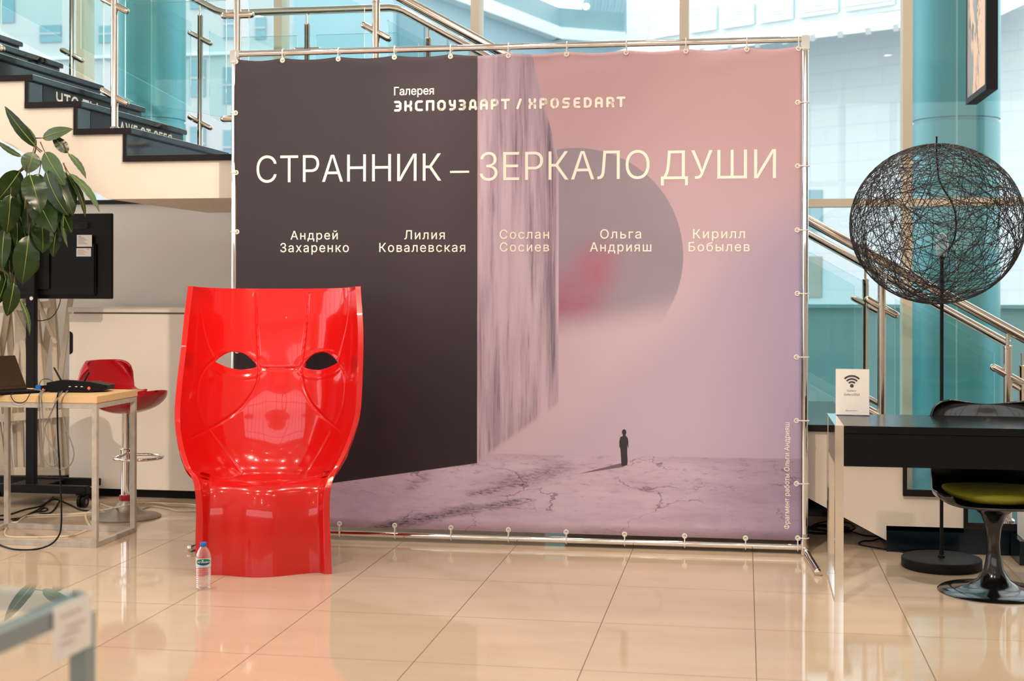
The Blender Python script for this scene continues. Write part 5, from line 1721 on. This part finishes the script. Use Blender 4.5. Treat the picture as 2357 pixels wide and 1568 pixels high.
tbld = empty('terrace_building', (at(1250, 600, 33).x, 33, -0.15))
tag(tbld, 'grey building with a faceted glazed terrace railing seen above the banner centre', 'building')
Pa, Pb_, Pc = at(905, 60, 25.6), at(1272, 66, 34.0), at(1428, 76, 35.2)
Pd = at(1440, 76, 48.0)
zr0, zr1 = at(1272, 66, 34.0).z, at(1272, 20, 34.0).z
zf0 = at(1276, 93, 34.0).z
def wallstrip(pts, z0, z1, th, name, m, par, out=0.0):
    b = B()
    for p, q in zip(pts[:-1], pts[1:]):
        d = Vector((q.x - p.x, q.y - p.y, 0)).normalized(); n_ = Vector((d.y, -d.x, 0))
        a0, a1 = p + n_ * out, q + n_ * out
        vs = [(a0.x, a0.y, z0), (a1.x, a1.y, z0), (a1.x, a1.y, z1), (a0.x, a0.y, z1)]
        vs += [(v[0] - n_.x * th, v[1] - n_.y * th, v[2]) for v in vs]
        b.add(vs, [(0, 1, 2, 3), (7, 6, 5, 4), (0, 4, 5, 1), (3, 2, 6, 7), (0, 3, 7, 4), (1, 5, 6, 2)])
    return b.build(name, m, par)
wallstrip([Pa, Pb_, Pc, Pd], -0.15, zf0, 3.0, 'wall', mat('grey_render', (0.36, 0.52, 0.58, 1), 0.7, noise=0.08, nscale=0.5), tbld)
wallstrip([Pa, Pb_, Pc, Pd], zf0, zr0, 0.8, 'fascia', M_fasc, tbld, 0.35)
wallstrip([Pa, Pb_, Pc, Pd], zr0, zr1, 0.08, 'terrace_railing', M_balc, tbld, 0.25)
d_ab = (Pb_ - Pa); d_ab.z = 0
for k in range(7):
    p = Pa + d_ab * (0.08 + 0.13 * k)
    dd = d_ab.normalized(); n_ = Vector((dd.y, -dd.x, 0))
    c = p + n_ * 0.05; c.z = zf0 - 1.6
    B().obox(c, dd, n_, (0, 0, 1), 0.55, 0.06, 0.9).build('window', M_win, tbld)
rebase(tbld)

Yz = 60.0
zn = empty('zinc_building', (at(1420, 600, Yz).x, Yz, -0.15))
tag(zn, 'distant grey-blue building with a sloping end behind the terrace railing', 'building')
q_ = [at(1338, 400, Yz), at(1338, 20, Yz), at(1356, -60, Yz), at(1535, -60, Yz), at(1440, 100, Yz), at(1440, 400, Yz)]
B().prism([(p.x, p.z) for p in q_], Yz, Yz + 10).build('walls', M_roofg, zn)
sl_ = B()
for k in range(9):
    p, r_ = at(1348 + k * 16, 90, Yz), at(1348 + k * 16 + 30, -60, Yz)
    if k < 6: sl_.bar((p.x, Yz - 0.05, p.z), (r_.x, Yz - 0.05, r_.z), 0.12, 0.10, up=(0, 1, 0))
sl_.build('standing_seams', M_balc, zn)
rebase(zn)

W0 = at(1850, 600, 26.0)
wd = Vector((-1.25, 0.80, 0)).normalized(); wn = Vector((-wd.y, wd.x, 0))
if wn.dot(CAM - W0) < 0: wn = -wn
def wpt(px, py, out=0.0):
    d = ray(px, py); o = W0 + wn * out
    return CAM + d * ((o - CAM).dot(wn) / d.dot(wn))
def wquad(b, pts, out, th):
    vs = [wpt(*p, out) for p in pts]
    n = len(vs)
    vs2 = vs + [v - wn * th for v in vs]
    b.add(vs2, [tuple(range(n)), tuple(reversed(range(n, 2 * n)))] + [(i, i + n, (i + 1) % n + n, (i + 1) % n) for i in range(n)])
    return b
rw = empty('stone_building', (W0.x, W0.y, -0.15))
tag(rw, 'large pale stone-clad building with louvres and a glass canopy beyond the right windows', 'building')
L0, L1 = wpt(1442, 300), wpt(2500, 300)
zc_top = wpt(1800, 60).z
zlo = -0.15
b = B(); th_ = 6.0
vs = [(L0.x, L0.y, zlo), (L1.x, L1.y, zlo), (L1.x, L1.y, zc_top + 9), (L0.x, L0.y, zc_top + 9)]
vs += [(v[0] - wn.x * th_, v[1] - wn.y * th_, v[2]) for v in vs]
b.add(vs, [(0, 1, 2, 3), (7, 6, 5, 4), (0, 4, 5, 1), (3, 2, 6, 7), (0, 3, 7, 4), (1, 5, 6, 2)])
# stone cladding with thin joints
M_clad = mat('stone_panels', (0.66, 0.80, 0.84, 1), 0.65)
nt = M_clad.node_tree
geo = nt.nodes.new('ShaderNodeNewGeometry'); spn = nt.nodes.new('ShaderNodeSeparateXYZ'); nt.links.new(geo.outputs['Position'], spn.inputs[0])
px_, py_, pz_ = (S(nt, spn.outputs[i]) for i in range(3))
al = px_ * wd.x + py_ * wd.y
row = pz_ / 0.42
jz = ((row + 0.5).fract() - 0.5).abs()
ja = (((al / 1.3) + row.floor() * 0.37).fract() - 0.5).abs()
jt = jz.sm(0.02, 0.05, 1, 0).mx(ja.sm(0.490, 0.498))
tone = noise2(nt, al.floor(), row.floor(), 3.1, 7.7, 0)
cc_ = mixc(nt, tone, (0.66, 0.71, 0.74, 1), (0.72, 0.76, 0.78, 1))
cc_ = mixc(nt, jt * 0.35, cc_, (0.46, 0.56, 0.60, 1))
nt.links.new(cc_.k, nt.nodes['Principled BSDF'].inputs['Base Color'])
b.build('wall', M_clad, rw)
b = B(); wquad(b, [(1498, 104), (2100, 18), (2400, -26), (2400, -150), (1498, -150)], 0.05, 0.1); b.build('upper_storey', M_fasc, rw)
for (a_, c_) in ((1502, 1565), (1585, 1650), (1660, 1736), (1746, 1826), (1836, 1930), (1942, 2060), (2074, 2200)):
    yt = lambda x: 30 - (x - 1502) * 0.135
    yb = lambda x: 87 - (x - 1502) * 0.142
    lf = wquad(B(), [(a_, yb(a_)), (c_, yb(c_)), (c_, yt(c_)), (a_, yt(a_))], 0.12, 0.1).build('louvre_panel', M_louv, rw)
    bl = B()
    for k in range(9):
        f = (k + 0.5) / 9
        pA = wpt(a_ + 2, yb(a_) * (1 - f) + yt(a_) * f, 0.16); pB = wpt(c_ - 2, yb(c_) * (1 - f) + yt(c_) * f, 0.16)
        bl.bar(pA, pB, 0.10, 0.10)
    bl.build('blades', M_fasc, lf)
cp = lambda x: 112 - (x - 1500) * 0.128
b = B()
for (x0, x1) in ((1470, 1650), (1650, 1870), (1870, 2110), (2110, 2400)):
    A, Bv = wpt(x0, cp(x0) - 14, 0.2), wpt(x1, cp(x1) - 14, 0.2)
    A2, B2 = A + wn * 2.2 - Vector((0, 0, 0.75)), Bv + wn * 2.2 - Vector((0, 0, 0.75))
    vs = [A, Bv, B2, A2]; vs += [v - Vector((0, 0, 0.06)) for v in vs]
    b.add(vs, [(0, 1, 2, 3), (7, 6, 5, 4), (0, 4, 5, 1), (3, 2, 6, 7), (0, 3, 7, 4), (1, 5, 6, 2)])
cano = b.build('canopy', M_fasc, rw)
b = B()
for x in range(1490, 2400, 62):
    A = wpt(x, cp(x) - 14, 0.2); b.bar(A + Vector((0, 0, -.06)), A + wn * 2.25 - Vector((0, 0, 0.81)), 0.10, 0.14)
b.build('canopy_ribs', M_stone, cano)
for (a_, t_, c_, bt_) in ((1845, 437, 1891, 532), (1845, 590, 1890, 684)):
    w = wquad(B(), [(a_, bt_), (c_, bt_), (c_, t_), (a_, t_)], 0.05, 0.1).build('window', M_win if t_ < 500 else mat('brown_poster', (0.45, 0.42, 0.36, 1), 0.4, noise=0.3, nscale=0.8), rw)
rebase(rw)

pw = empty('street_parapet', (2.5, 5.2, -0.15))
tag(pw, 'low teal concrete wall outside the glass on the right', 'wall')
zpa = at(2000, 709, 5.2).z
B().box(0.5, 12, 5.2, 5.5, -0.15, zpa).build('wall', M_conc, pw)
B().box(0.5, 12, 5.17, 5.53, zpa, zpa + 0.03).build('coping', M_conc, pw)
rebase(pw)
for (pxc, lab_) in ((2200, 'round teal metal column outside the glass behind the globe lamp'), (346, 'round teal metal column outside the glass behind the stair landing')):
    YC_ = 3.75
    p = at(pxc, 500, YC_)
    rc = (at(pxc + 101, 500, YC_).x - at(pxc - 101, 500, YC_).x) / 2 * (1.0 if pxc > 1000 else 0.74)
    c = empty('round_column', (p.x, YC_, -0.15)); tag(c, lab_, 'column', 'round columns outside the glazed wall')
    zr_ = at(pxc, 272, YC_ - rc).z
    B().lathe([(rc, 0.0), (rc, zr_ + 0.14), (rc - 0.012, zr_ + 0.145), (rc - 0.012, zr_ + 0.165), (rc, zr_ + 0.17), (rc, 7.5), (0, 7.5)], (0, 0, 0), 64).build('shaft', M_col, c, True, angle=0.5)
    an = math.atan2(CAM.y - YC_, CAM.x - p.x) + 0.02
    B().tube([(rc * math.cos(an), rc * math.sin(an), 0), (rc * math.cos(an), rc * math.sin(an), 7.4)], 0.006, 6).build('seam', M_conc, c)
